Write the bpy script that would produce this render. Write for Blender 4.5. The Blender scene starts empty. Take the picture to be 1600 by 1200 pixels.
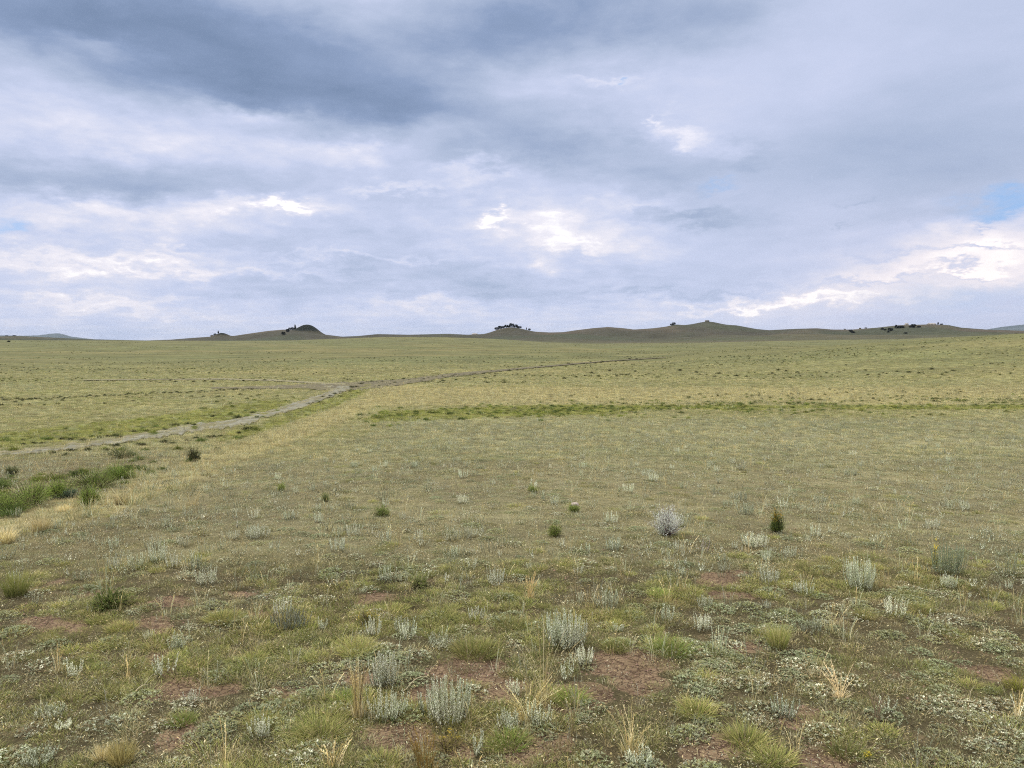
import bpy, math, random
import numpy as np
random.seed(11)
rng = np.random.default_rng(7)
S = bpy.context.scene
COL = S.collection
F, PX0, PY0, HOR, EYE = 1232.0, 800.0, 600.0, 530.0, 1.65
TH = -math.atan((PY0 - HOR) / F)
CT, ST = math.cos(TH), math.sin(TH)

def lin(r, g, b, k=1.0):
    f = lambda c: (c / 12.92 if c <= 0.04045 else ((c + 0.055) / 1.055) ** 2.4)
    return (f(r / 255) * k, f(g / 255) * k, f(b / 255) * k)

# ------------------------------------------------------------ value noise
def _h(ix, iy, s):
    n = (ix * 374761393 + iy * 668265263 + s * 1442695041) & 0xffffffff
    n = ((n ^ (n >> 13)) * 1274126177) & 0xffffffff
    return ((n ^ (n >> 16)) & 0xffff) / 65535.0
def vn(x, y, s=0):
    x = np.asarray(x, float); y = np.asarray(y, float)
    ix = np.floor(x).astype(np.int64); iy = np.floor(y).astype(np.int64)
    fx = x - ix; fy = y - iy
    fx = fx * fx * (3 - 2 * fx); fy = fy * fy * (3 - 2 * fy)
    a = _h(ix, iy, s); b = _h(ix + 1, iy, s); c = _h(ix, iy + 1, s); d = _h(ix + 1, iy + 1, s)
    return (a * (1 - fx) + b * fx) * (1 - fy) + (c * (1 - fx) + d * fx) * fy
def fbm(x, y, s=0, o=4):
    t = 0; a = 0.5; n = 0
    for i in range(o):
        t = t + a * vn(x * 2 ** i + 17.3 * i, y * 2 ** i - 9.1 * i, s + i); n += a; a *= 0.5
    return t / n
def ss(a, b, x):
    t = np.clip((np.asarray(x, float) - a) / (b - a), 0, 1); return t * t * (3 - 2 * t)

# ------------------------------------------------------------ terrain
_rk = np.array([0.1, 3, 7, 12, 20, 35, 80, 150, 250, 400, 600, 900, 3000, 30000.])
_zk = np.array([0, 0, -.05, -.4, -1.0, -1.8, -2.9, -4.0, -4.4, -4.2, -3.2, -3, -40, -40.])
_lr = np.linspace(math.log(.1), math.log(30000), 1500)
_zz = np.interp(_lr, np.log(_rk), _zk)
_ker = np.hanning(75); _ker /= _ker.sum()
_zz = np.convolve(np.pad(_zz, 37, mode='edge'), _ker, mode='valid')
def crest(pts):
    p = np.array(pts, float)
    az = np.arctan((p[:, 0] - PX0) / F)
    te = (HOR - p[:, 1]) / F * np.cos(az)
    az = np.concatenate([[-math.pi, -1.3], az, [1.3, math.pi]])
    te = np.concatenate([[0.001, 0.002], te, [0.004, 0.001]])
    return az, te
L_A = crest([(-200, 570), (700, 572), (900, 566), (1000, 561), (1100, 553.5), (1200, 547), (1300, 540), (1400, 533), (1500, 527), (1600, 521), (1750, 514)])
L_B = crest([(0, 531.5), (200, 532), (350, 532.5), (450, 532), (520, 529.5), (600, 526.5), (650, 526.5), (700, 527), (760, 529), (800, 531), (850, 535), (920, 538), (1000, 536.5), (1100, 535.5), (1200, 533), (1300, 531), (1400, 530), (1500, 526), (1600, 522)])
L_M = crest([(0, 533), (700, 531), (760, 530), (800, 527), (840, 523.5), (880, 522.5), (910, 524), (950, 528), (1000, 530), (1050, 528), (1120, 524), (1200, 524), (1260, 522), (1330, 521), (1400, 522), (1500, 523), (1600, 521)])
L_C = crest([(-100, 524), (0, 525.5), (30, 525), (75, 527), (140, 530), (230, 532), (270, 530.5), (300, 528), (330, 526), (347, 525), (365, 525), (385, 522), (420, 517), (445, 515), (465, 516.5), (490, 520), (510, 523), (535, 526), (560, 525), (590, 522), (640, 523), (700, 521.5), (730, 523), (755, 522), (775, 519), (800, 517), (830, 518), (860, 519.5), (880, 519), (900, 516), (925, 513), (950, 511), (975, 513), (990, 515), (1020, 513), (1040, 510.5), (1080, 507), (1105, 506), (1150, 508.5), (1180, 514), (1200, 516), (1240, 514), (1275, 513), (1300, 515), (1330, 515), (1370, 512), (1400, 508.5), (1450, 507), (1480, 508), (1500, 512), (1540, 515), (1600, 517), (1750, 520)])
# px, px height, px sigma, distance
KNOBS = [(347, 5.5, 9, 1450), (483, 12.5, 14.5, 1440), (797, 6, 22, 1460), (1054, 2, 8, 1500), (1106, 3.5, 16, 1500)]
KN = []
for kx, kh, ks, kd in KNOBS:
    a = math.atan((kx - PX0) / F)
    KN.append((kd * math.sin(a), kd * math.cos(a), kh * kd / F * math.cos(a), ks * kd / F * math.cos(a)))
def Z(x, y):
    x = np.asarray(x, float); y = np.asarray(y, float)
    r = np.hypot(x, y) + 1e-6; az = np.arctan2(x, y)
    z = np.interp(np.log(np.maximum(r, .11)), _lr, _zz)
    z = z + 0.045 * (fbm(x * 1.3, y * 1.3, 3, 3) - .5) * ss(1, 3, r) * (1 - ss(10, 25, r))
    z = z + 0.5 * (fbm(x * .035, y * .035, 5, 3) - .5) * ss(14, 80, r) * (1 - ss(400, 700, r))
    z = z + 9 * (fbm(x * .004 + 3, y * .004, 9, 4) - .5) * ss(600, 1100, r) * (1 - .75 * np.exp(-((r - 1500) / 160) ** 2))
    def layer(z, L, D, W1, W2, amt=1.0):
        te = np.interp(az, L[0], L[1]); H = EYE + D * te
        s = np.where(r < D, ss(D - W1, D, r), 1 - ss(D, D + W2, r))
        return z + (H - z) * s * amt
    z = layer(z, L_A, 250, 170, 260, ss(960, 1120, PX0 + F * np.tan(np.clip(az, -.8, .8))))
    z = layer(z, L_B, 700, 330, 300)
    z = layer(z, L_M, 1050, 300, 260, .85)
    z = layer(z, L_C, 1500, 480, 700)
    z = z + 15 * (fbm(x * .009, y * .009 + 5, 13, 4) - .5) * ss(900, 1150, r) * (1 - ss(1330, 1450, r))
    for kx, ky, kh, ks in KN:
        d2 = ((x - kx) ** 2 + (y - ky) ** 2) / ks ** 2
        z = z + kh * np.exp(-d2 / 2 - .12 * d2 ** 2)
    return z
_rr = np.geomspace(1.0, 2600, 3500)
def ground(px, py):
    """pixel of the photograph -> point on the terrain"""
    cx = (px - PX0) / F; cy = (PY0 - py) / F
    dx, dy, dz = cx, CT - cy * ST, ST + cy * CT
    h = math.hypot(dx, dy); te = dz / h
    X = _rr * dx / h; Y = _rr * dy / h
    zt = Z(X, Y); d = (EYE + _rr * te) - zt
    i = np.argmax(d <= 0)
    if d[i] > 0 or i == 0:
        i = int(np.argmin(np.abs(d[10:]))) + 10; r = _rr[i]
    else:
        t = d[i - 1] / (d[i - 1] - d[i]); r = _rr[i - 1] + t * (_rr[i] - _rr[i - 1])
    x, y = r * dx / h, r * dy / h
    return x, y, float(Z(x, y))
def crest_pt(px, D):
    a = math.atan((px - PX0) / F); x, y = D * math.sin(a), D * math.cos(a)
    return x, y, float(Z(x, y))
def proj(x, y, z):
    r = np.hypot(x, y); az = np.arctan2(x, y); azc = np.clip(az, -.68, .68)
    px = PX0 + F * np.tan(np.clip(az, -.95, .95)) / (CT * (1 + (z - EYE) / (r * np.cos(azc)) * ST / CT))
    t = (z - EYE) / (r * np.cos(azc))
    py = PY0 - F * (t * CT - ST) / (CT + t * ST)
    return px, py

# ------------------------------------------------------------ helpers
def tag(o, label=None, cat=None, group=None, kind=None):
    if label: o['label'] = label
    if cat: o['category'] = cat
    if group: o['group'] = group
    if kind: o['kind'] = kind
    return o
def mesh(name, V, Fc, C=None, mat=None):
    me = bpy.data.meshes.new(name)
    me.from_pydata([tuple(v) for v in V] if not isinstance(V, np.ndarray) else V.tolist(), [], Fc)
    if C is not None:
        at = me.color_attributes.new('tint', 'FLOAT_COLOR', 'POINT')
        a = np.ones((len(V), 4), np.float32); a[:, :3] = np.asarray(C)[:, :3]
        at.data.foreach_set('color', a.ravel())
    if mat: me.materials.append(mat)
    return me
def link(name, me, parent=None, loc=(0, 0, 0), rz=0, sc=1.0):
    o = bpy.data.objects.new(name, me); COL.objects.link(o)
    o.location = loc; o.rotation_euler = (0, 0, rz)
    o.scale = (sc, sc, sc) if not hasattr(sc, '__len__') else sc
    if parent: o.parent = parent
    return o
class NT:
    def __init__(s, t): s.t = t; s.n = t.nodes; s.l = t.links
    def add(s, ty, **k):
        n = s.n.new(ty)
        for a, b in k.items(): setattr(n, a, b)
        return n
    def put(s, sock, v):
        if isinstance(v, bpy.types.NodeSocket): s.l.new(v, sock)
        elif v is not None: sock.default_value = v
    def math(s, op, a, b=None, c=None, clamp=False):
        n = s.add('ShaderNodeMath', operation=op, use_clamp=clamp)
        s.put(n.inputs[0], a); s.put(n.inputs[1], b)
        if c is not None: s.put(n.inputs[2], c)
        return n.outputs[0]
    def vec(s, op, a, b=None, out=0):
        n = s.add('ShaderNodeVectorMath', operation=op)
        s.put(n.inputs[0], a)
        if op == 'SCALE': s.put(n.inputs[3], b)
        elif b is not None: s.put(n.inputs[1], b)
        return n.outputs[out]
    def noise(s, v, scale, detail=4, rough=.55, dist=0.0, out=0):
        n = s.add('ShaderNodeTexNoise'); s.put(n.inputs['Vector'], v)
        n.inputs['Scale'].default_value = scale; n.inputs['Detail'].default_value = detail
        n.inputs['Roughness'].default_value = rough; n.inputs['Distortion'].default_value = dist
        return n.outputs[out]
    def mix(s, f, a, b, bt='MIX'):
        n = s.add('ShaderNodeMix', data_type='RGBA', blend_type=bt)
        s.put(n.inputs[0], f)
        for k, v in ((6, a), (7, b)):
            s.put(n.inputs[k], v if isinstance(v, bpy.types.NodeSocket) else (*v[:3], 1))
        return n.outputs[2]
    def rng(s, v, a, b, c=0., d=1., sm=True):
        n = s.add('ShaderNodeMapRange', interpolation_type='SMOOTHSTEP' if sm else 'LINEAR')
        s.put(n.inputs[0], v)
        for i, q in enumerate((a, b, c, d)): n.inputs[i + 1].default_value = q
        return n.outputs[0]
def newmat(name):
    m = bpy.data.materials.new(name); m.use_nodes = True
    m.node_tree.nodes.clear(); return m, NT(m.node_tree)

def veg_material(name, rand=.35, trans=.3, warm=.12, gain=1.0, rough=.75):
    m, t = newmat(name)
    a = t.add('ShaderNodeAttribute', attribute_name='tint')
    oi = t.add('ShaderNodeObjectInfo'); g = t.add('ShaderNodeNewGeometry')
    k = t.math('MULTIPLY_ADD', oi.outputs['Random'], rand * 2 * gain, gain * (1 - rand))
    c = t.vec('SCALE', a.outputs['Color'], k)
    n1 = t.noise(g.outputs['Position'], .55, 3)
    c = t.mix(t.rng(n1, .4, .65, 0, warm), c, t.mix(1, c, (1.25, 1.0, .72), 'MULTIPLY'))
    n2 = t.noise(g.outputs['Position'], 3.1, 2)
    c = t.mix(t.rng(n2, .35, .7, 0, .5), c, t.mix(1, c, (.8, .92, .86), 'MULTIPLY'))
    d = t.add('ShaderNodeBsdfPrincipled'); t.put(d.inputs['Base Color'], c)
    d.inputs['Roughness'].default_value = rough; d.inputs['Specular IOR Level'].default_value = .25
    tr = t.add('ShaderNodeBsdfTranslucent'); t.put(tr.inputs[0], c)
    mx = t.add('ShaderNodeMixShader'); mx.inputs[0].default_value = trans
    t.l.new(d.outputs[0], mx.inputs[1]); t.l.new(tr.outputs[0], mx.inputs[2])
    o = t.add('ShaderNodeOutputMaterial'); t.l.new(mx.outputs[0], o.inputs[0])
    return m
def simple_mat(name, c1, c2, scale=5, rough=.9, bump=.3, detail=5):
    m, t = newmat(name)
    g = t.add('ShaderNodeNewGeometry')
    n = t.noise(g.outputs['Position'], scale, detail, .6)
    c = t.mix(t.rng(n, .35, .65), c1, c2)
    d = t.add('ShaderNodeBsdfPrincipled'); t.put(d.inputs['Base Color'], c)
    d.inputs['Roughness'].default_value = rough; d.inputs['Specular IOR Level'].default_value = .2
    b = t.add('ShaderNodeBump'); b.inputs['Strength'].default_value = bump; b.inputs['Distance'].default_value = .3 / scale
    t.put(b.inputs['Height'], n); t.l.new(b.outputs[0], d.inputs['Normal'])
    o = t.add('ShaderNodeOutputMaterial'); t.l.new(d.outputs[0], o.inputs[0])
    return m

# ------------------------------------------------------------ cover zones
def poly_d(px, py, pts):
    """signed-less distance in y to a polyline y(x)"""
    p = np.array(pts, float); return py - np.interp(px, p[:, 0], p[:, 1])
GB = [(540, 662), (600, 652), (700, 648), (800, 643), (900, 641), (1000, 638), (1200, 636), (1400, 634), (1600, 632)]
TD = [(0, 826), (60, 812), (150, 790), (260, 752), (340, 722), (420, 690), (520, 652), (580, 625), (640, 612)]
SOIL = [(620, 1150, 70, 30), (730, 1045, 75, 30), (780, 1075, 60, 22), (985, 1035, 80, 35), (1000, 1068, 60, 20), (1110, 1165, 60, 24), (225, 975, 80, 16), (90, 975, 90, 12), (270, 940, 60, 10), (1130, 905, 50, 12), (1140, 930, 60, 10), (830, 1180, 60, 20), (590, 935, 45, 10), (1290, 1180, 60, 24), (905, 1090, 70, 26), (860, 1160, 60, 24), (380, 925, 40, 8), (150, 925, 50, 8), (420, 960, 40, 8), (570, 1060, 40, 12), (660, 1090, 50, 22), (700, 1170, 60, 22), (1250, 1120, 50, 16), (450, 1085, 40, 14), (1170, 1010, 30, 10)]
def zones(x, y, z):
    px, py = proj(x, y, z); r = np.hypot(x, y)
    w = 18 * (fbm(x * .35, y * .35, 21, 3) - .5)
    W = {}
    wx = fbm(x * .02, y * .02, 33, 4)
    W['green'] = np.exp(-(poly_d(px, py, GB) / 8.5) ** 2) * ss(530, 620, px) * ss(.2, .42, fbm(x * .12, y * .12, 40, 3))
    W['tan'] = np.clip(ss(598, 612, py) * (1 - ss(628, 642, py)) * ss(560, 640, px) * .75
                       + np.exp(-((poly_d(px, py, TD) + w * .5) / np.interp(px, [0, 300, 600], [30, 20, 14])) ** 2) * (1 - ss(600, 660, px)), 0, 1)
    W['left_green'] = np.clip(np.exp(-((py - np.interp(px, [0, 250, 520], [690, 662, 622])) / 13) ** 2) * (1 - ss(380, 520, px)) * 1.0
                              + np.exp(-(poly_d(px, py, [(300, 700), (400, 672), (520, 630), (580, 604)]) / 8) ** 2) * ss(300, 380, px) * (1 - ss(560, 600, px)), 0, 1)
    W['left_brush'] = ss(698, 716, py + w * .3) * (1 - ss(-14, 12, poly_d(px, py, TD) + 14 + w)) * (1 - ss(330, 400, px))
    W['pale'] = ss(648, 662, py) * (1 - ss(700, 760, py)) * ss(480, 640, px - (700 - py))
    W['turf'] = ss(690, 750, py) * (1 - ss(850, 900, py + w * 2))
    W['front'] = ss(850, 900, py + w * 2)
    W['plain'] = 1 - ss(595, 650, py)
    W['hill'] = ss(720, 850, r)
    s = np.zeros_like(px)
    wobx = 40 * (fbm(x * 6, y * 6, 51, 3) - .5); woby = 22 * (fbm(x * 6, y * 6, 57, 3) - .5)
    for a, b, c, d in SOIL:
        q = np.hypot((px + wobx - a) / c, (py + woby - b) / d) * (1.15 if a > 500 else 1.5); s = np.maximum(s, 1 - ss(.75, 1.15, q))
    nb = fbm(x * 2.2, y * 2.2, 60, 3)
    s = np.maximum(s * .95, W['front'] * ss(.80, .86, nb))
    W['bare'] = s
    return px, py, r, W

# ------------------------------------------------------------ ground sheet
def build_ground():
    az = np.concatenate([np.radians(np.arange(-180, -44, 4)), np.radians(np.arange(-44, 44.01, .17)), np.radians(np.arange(48, 180, 4))])
    r = np.concatenate([np.geomspace(.35, 2.2, 12)[:-1], np.geomspace(2.2, 60, 330)[:-1], np.geomspace(60, 1300, 300)[:-1], np.linspace(1300, 1560, 80)[:-1], np.geomspace(1560, 2300, 30)[:-1], np.geomspace(2300, 24000, 24)])
    A, R = np.meshgrid(az, r)
    X = (R * np.sin(A)).ravel(); Y = (R * np.cos(A)).ravel(); Zt = Z(X, Y)
    n = len(az); m = len(r)
    V = np.vstack([np.column_stack([X, Y, Zt]), [[0, 0, 0]]]).astype(np.float32)
    i = np.arange(m - 1)[:, None] * n; j = np.arange(n)[None, :]; j2 = (j + 1) % n
    q = np.stack([i + j, i + j2, i + n + j2, i + n + j], -1).reshape(-1, 4)[:, ::-1]
    c = len(V) - 1
    tri = np.column_stack([np.full(n, c), (np.arange(n) + 1) % n, np.arange(n)])
    me = bpy.data.meshes.new('ground')
    me.vertices.add(len(V)); me.vertices.foreach_set('co', V.ravel())
    nl = q.size + tri.size
    me.loops.add(nl); me.loops.foreach_set('vertex_index', np.concatenate([q.ravel(), tri.ravel()]).astype(np.int32))
    me.polygons.add(len(q) + len(tri))
    ls = np.concatenate([np.arange(len(q)) * 4, q.size + np.arange(len(tri)) * 3]).astype(np.int32)
    me.polygons.foreach_set('loop_start', ls)
    me.polygons.foreach_set('use_smooth', np.ones(len(ls), bool))
    me.update(calc_edges=True); me.validate()
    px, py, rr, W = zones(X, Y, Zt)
    col = np.empty((len(X), 3)); col[:] = lin(124, 124, 82)
    def over(w, c):
        w = np.clip(w, 0, 1)[:, None]; col[:] = col * (1 - w) + np.array(c) * w
    big = fbm(X * .012, Y * .012, 70, 4); mid = fbm(X * .09, Y * .09, 74, 4)
    over(W['plain'] * ss(.45, .65, big) * .6, lin(118, 124, 82))
    over(W['plain'] * ss(.5, .7, fbm(X * .03, Y * .03, 79, 4)) * .5, lin(146, 138, 94))
    over(W['plain'] * ss(.55, .7, mid) * .4, lin(104, 110, 72))
    over(W['pale'], lin(133, 132, 100)); over(W['pale'] * ss(.5, .65, mid) * .6, lin(116, 118, 84))
    over(W['turf'], lin(120, 116, 86)); over(W['turf'] * ss(.5, .62, fbm(X * .5, Y * .5, 76, 4)) * .7, lin(92, 86, 60)); over(W['turf'] * ss(.52, .62, fbm(X * .33 + 7, Y * .33, 77, 4)) * .6, lin(132, 128, 96)); over(W['pale'] * ss(.5, .6, fbm(X * .3, Y * .3, 78, 4)) * .6, lin(108, 112, 74)); over(W['front'], lin(82, 76, 54))
    over(W['left_brush'], lin(106, 100, 72)); over(W['tan'] * .8, lin(152, 144, 100))
    over(W['green'] * .7, lin(100, 110, 60)); over(W['left_green'] * .7, lin(104, 116, 62))
    # ridge strip; far hills brownish, cloud shadow painted in as darker vegetation colour
    sB = ss(420, 560, rr) * (1 - W['hill'])
    over(sB * .5, lin(122, 124, 88))
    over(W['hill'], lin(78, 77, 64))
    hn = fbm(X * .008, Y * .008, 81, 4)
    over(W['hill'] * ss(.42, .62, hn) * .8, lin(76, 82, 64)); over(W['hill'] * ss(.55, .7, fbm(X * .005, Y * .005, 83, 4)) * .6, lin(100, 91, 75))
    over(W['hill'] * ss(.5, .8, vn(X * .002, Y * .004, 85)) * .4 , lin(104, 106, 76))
    for k, z0, rw in ((0, 10.3, 1.9), (1, 16.6, 1.9)):
        kx, ky, kh, ks = KN[k]
        d = np.hypot(X - kx, Y - ky) / ks; nz = 4.5 * (fbm(X * .06, Y * .06, 88, 3) - .5)
        over((1 - ss(rw * .8, rw, d)) * ss(z0 - .8, z0 + .8, Zt + nz) * .95, lin(28, 36, 30))
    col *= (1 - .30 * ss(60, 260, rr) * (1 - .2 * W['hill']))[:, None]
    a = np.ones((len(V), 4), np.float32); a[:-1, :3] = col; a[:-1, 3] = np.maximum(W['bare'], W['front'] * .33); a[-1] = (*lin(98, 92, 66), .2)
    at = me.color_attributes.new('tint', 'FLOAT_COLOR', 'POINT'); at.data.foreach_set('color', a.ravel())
    m, t = newmat('ground_cover')
    at = t.add('ShaderNodeAttribute', attribute_name='tint'); g = t.add('ShaderNodeNewGeometry'); P = g.outputs['Position']
    base = at.outputs['Color']; bare = at.outputs['Alpha']
    nF = t.noise(P, 45, 4, .65); nM = t.noise(P, 6, 5, .65); nL = t.noise(P, .6, 6, .7); nX = t.noise(P, .05, 6, .72)
    k = t.math('MULTIPLY_ADD', t.math('SUBTRACT', nL, .5), 1.9, 1)
    k = t.math('MULTIPLY', k, t.math('MULTIPLY_ADD', t.math('SUBTRACT', nX, .5), 1.5, 1))
    k = t.math('MULTIPLY', k, t.math('MULTIPLY_ADD', t.math('SUBTRACT', nM, .5), 1.0, 1))
    k = t.math('MULTIPLY', k, t.math('MULTIPLY_ADD', t.math('SUBTRACT', nF, .5), 1.1, 1))
    k = t.math('MAXIMUM', k, .35)
    c = t.vec('SCALE', base, k)
    # scattered dark sage dots seen only as specks far away
    nD = t.noise(P, 1.1, 2, .5)
    c = t.mix(t.rng(nD, .66, .72, 0, .55), c, lin(62, 70, 44))
    soil = t.mix(t.rng(nM, .35, .65), lin(98, 83, 64), lin(132, 114, 90))
    vo = t.add('ShaderNodeTexVoronoi', feature='DISTANCE_TO_EDGE'); vo.inputs['Scale'].default_value = 26
    t.put(vo.inputs['Vector'], t.vec('ADD', P, t.vec('SCALE', t.noise(P, 12, 3, out=1), .12)))
    crack = t.rng(vo.outputs['Distance'], 0, .09)
    soil = t.mix(crack, lin(74, 58, 46), soil)
    soil = t.mix(t.rng(nF, .5, .7, 0, .5), soil, lin(86, 70, 56))
    soil = t.mix(t.rng(t.noise(P, 150, 2), .62, .7, 0, .6), soil, lin(150, 140, 124))
    c = t.mix(t.rng(t.math('ADD', bare, t.math('MULTIPLY', t.math('SUBTRACT', nM, .5), .7)), .35, .6), c, soil)
    d = t.add('ShaderNodeBsdfPrincipled'); t.put(d.inputs['Base Color'], c)
    d.inputs['Roughness'].default_value = .95; d.inputs['Specular IOR Level'].default_value = .1
    b = t.add('ShaderNodeBump'); b.inputs['Strength'].default_value = .7; b.inputs['Distance'].default_value = .02
    t.put(b.inputs['Height'], t.math('ADD', t.math('ADD', nM, t.math('MULTIPLY', crack, .3)), t.math('MULTIPLY', nF, .5))); t.l.new(b.outputs[0], d.inputs['Normal'])
    o = t.add('ShaderNodeOutputMaterial'); t.l.new(d.outputs[0], o.inputs[0])
    me.materials.append(m)
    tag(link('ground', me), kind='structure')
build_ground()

# ------------------------------------------------------------ tracks
def strip(name, top, bot, mat, off=.006, nseg=260, nc=6, rag=.12):
    """top / bot: edges of a path in the photo, laid onto the terrain"""
    T = np.array(top, float); B = np.array(bot, float); V = []; Fc = []
    for i in range(nseg + 1):
        u = i / nseg
        def at(Pn):
            s = np.linspace(0, 1, len(Pn)); return np.interp(u, s, Pn[:, 0]), np.interp(u, s, Pn[:, 1])
        a = np.array(ground(*at(T))[:2]); b = np.array(ground(*at(B))[:2])
        e0 = (vn(i * .5, 1.5, 91) - .5) * rag * 2 + (vn(i * .13, 1.5, 93) - .5) * rag * 2
        e1 = (vn(i * .5, 7.5, 92) - .5) * rag * 2 + (vn(i * .13, 7.5, 94) - .5) * rag * 2
        a, b = a + (a - b) * e0, b + (b - a) * e1
        for j in range(nc + 1):
            p = a + (b - a) * j / nc; r = math.hypot(*p)
            V.append((p[0], p[1], float(Z(p[0], p[1])) + off + .0007 * r))
        if i:
            q = (nc + 1) * i; p_ = q - nc - 1
            for j in range(nc): Fc.append((p_ + j, p_ + j + 1, q + j + 1, q + j))
    me = mesh(name, V, Fc, None, mat)
    for p in me.polygons: p.use_smooth = True
    o = link(name, me); tag(o, kind='structure')
    if me.polygons[0].normal.z < 0: me.flip_normals()
    return o
M_gravel = simple_mat('pale_track_dirt', lin(138, 138, 124), lin(104, 103, 84), 1.9, bump=.5)
M_rut = simple_mat('brown_track_dirt', lin(84, 79, 60), lin(112, 107, 82), 2.2, bump=.5)
M_mid = simple_mat('overgrown_track_dirt', lin(104, 100, 74), lin(132, 128, 104), 1.6, bump=.5)
M_faint = simple_mat('faint_track_dirt', lin(118, 114, 88), lin(134, 130, 102), 2.2, bump=.5)
TK_T = [(-40, 707), (60, 700), (150, 689), (230, 678), (310, 661), (370, 656), (430, 640), (480, 624), (515, 612), (528, 604)]
TK_B = [(-40, 716), (60, 708), (150, 698), (230, 686), (310, 675), (370, 667), (430, 650), (480, 634), (520, 620), (552, 604)]
def between(u0, u1, i0=0):
    f = lambda u: [(a_[0] * (1 - u) + b_[0] * u, a_[1] * (1 - u) + b_[1] * u) for a_, b_ in list(zip(TK_T, TK_B))[i0:]]
    return f(u0), f(u1)
strip('dirt_track', *between(0, 1.05), M_mid, rag=.22)
strip('wheel_rut', *between(.45, .95), M_gravel, off=.011, rag=.6)
strip('wheel_rut', *between(.08, .24, 3), M_gravel, off=.011, rag=.7)
strip('dirt_road', [(330, 606), (400, 604.5), (470, 601), (540, 598.5), (620, 594), (700, 585), (800, 576.5), (900, 568), (960, 563.5), (1040, 559)],
      [(330, 608), (400, 608), (470, 608), (545, 611), (620, 604), (700, 590), (800, 579), (900, 569.5), (960, 564.5), (1040, 559.6)], M_rut)
strip('path', [(130, 594), (250, 593), (350, 592), (430, 594), (500, 598), (540, 600)],
      [(130, 595), (250, 594.2), (350, 594), (430, 596.2), (500, 600.5), (540, 602)], M_faint)
strip('track', [(505, 622), (520, 612), (512, 606), (498, 602)], [(520, 620), (530, 611), (522, 604), (506, 600)], M_gravel, nseg=60)

# ------------------------------------------------------------ plant meshes
def blades(n, rad, h0, h1, w, lean, cols, seg=3, spread=None, curl=.5, tipfade=1.3, basecol=None, seed=0):
    """fan of grass blades, one mesh"""
    rg = np.random.default_rng(seed); V = []; Fc = []; C = []
    for k in range(n):
        a = rg.uniform(0, 6.283); q = rad * math.sqrt(rg.uniform()); bx, by = q * math.cos(a), q * math.sin(a)
        la = a + rg.normal(0, .7); L = lean * (.25 + .75 * q / max(rad, 1e-6)) * rg.uniform(.5, 1.5)
        h = rg.uniform(h0, h1) * (1 - .25 * q / max(rad, 1e-6)); ww = w * rg.uniform(.7, 1.3)
        c = np.array(cols[rg.integers(len(cols))]) * rg.uniform(.8, 1.2)
        fa = rg.uniform(0, 6.283); fx, fy = math.cos(fa) * ww / 2, math.sin(fa) * ww / 2
        i0 = len(V)
        for s in range(seg + 1):
            t = s / seg; o = L * h * (t * (1 - curl) + curl * t * t); zz = h * t * (1 - .25 * L * t) - .004
            x, y = bx + math.cos(la) * o, by + math.sin(la) * o
            cc = c * (.72 + (tipfade - .72) * t)  # contrast painted into the blade tint: shade-dark base, brighter tip
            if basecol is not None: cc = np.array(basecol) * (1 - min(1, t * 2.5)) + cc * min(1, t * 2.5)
            if s < seg:
                k_ = 1 - .6 * t; V += [(x - fx * k_, y - fy * k_, zz), (x + fx * k_, y + fy * k_, zz)]; C += [cc, cc]
            else: V.append((x, y, zz)); C.append(cc)
        for s in range(seg - 1): b = i0 + 2 * s; Fc.append((b, b + 1, b + 3, b + 2))
        b = i0 + 2 * (seg - 1); Fc.append((b, b + 1, b + 2))
    return V, Fc, C
def leaf(V, Fc, C, p, d, up, L, w, c):
    """a small folded leaf"""
    p = np.array(p); d = np.array(d) / (np.linalg.norm(d) + 1e-9)
    s = np.cross(d, up); s /= (np.linalg.norm(s) + 1e-9); n = np.cross(s, d)
    i = len(V); m = p + d * L * .55
    V += [tuple(p), tuple(m + s * w / 2 + n * w * .25), tuple(p + d * L), tuple(m - s * w / 2 + n * w * .25)]
    C += [c] * 4; Fc += [(i, i + 1, i + 2), (i, i + 2, i + 3)]
def tube(V, Fc, C, pts, r0, r1, c, sides=4):
    pts = [np.array(p, float) for p in pts]; i0 = len(V)
    for k, p in enumerate(pts):
        d = pts[min(k + 1, len(pts) - 1)] - pts[max(k - 1, 0)]; d /= (np.linalg.norm(d) + 1e-9)
        u = np.cross(d, (.3, .9, .1)); u /= np.linalg.norm(u) + 1e-9; v = np.cross(d, u)
        r = r0 + (r1 - r0) * k / max(1, len(pts) - 1)
        for s in range(sides):
            a = 6.283 * s / sides; V.append(tuple(p + u * r * math.cos(a) + v * r * math.sin(a))); C.append(c)
    for k in range(len(pts) - 1):
        for s in range(sides):
            a = i0 + k * sides + s; b = i0 + k * sides + (s + 1) % sides; Fc.append((a, b, b + sides, a + sides))
SIL = [lin(226, 228, 206), lin(210, 214, 186), lin(238, 239, 220), lin(190, 196, 166)]
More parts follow.
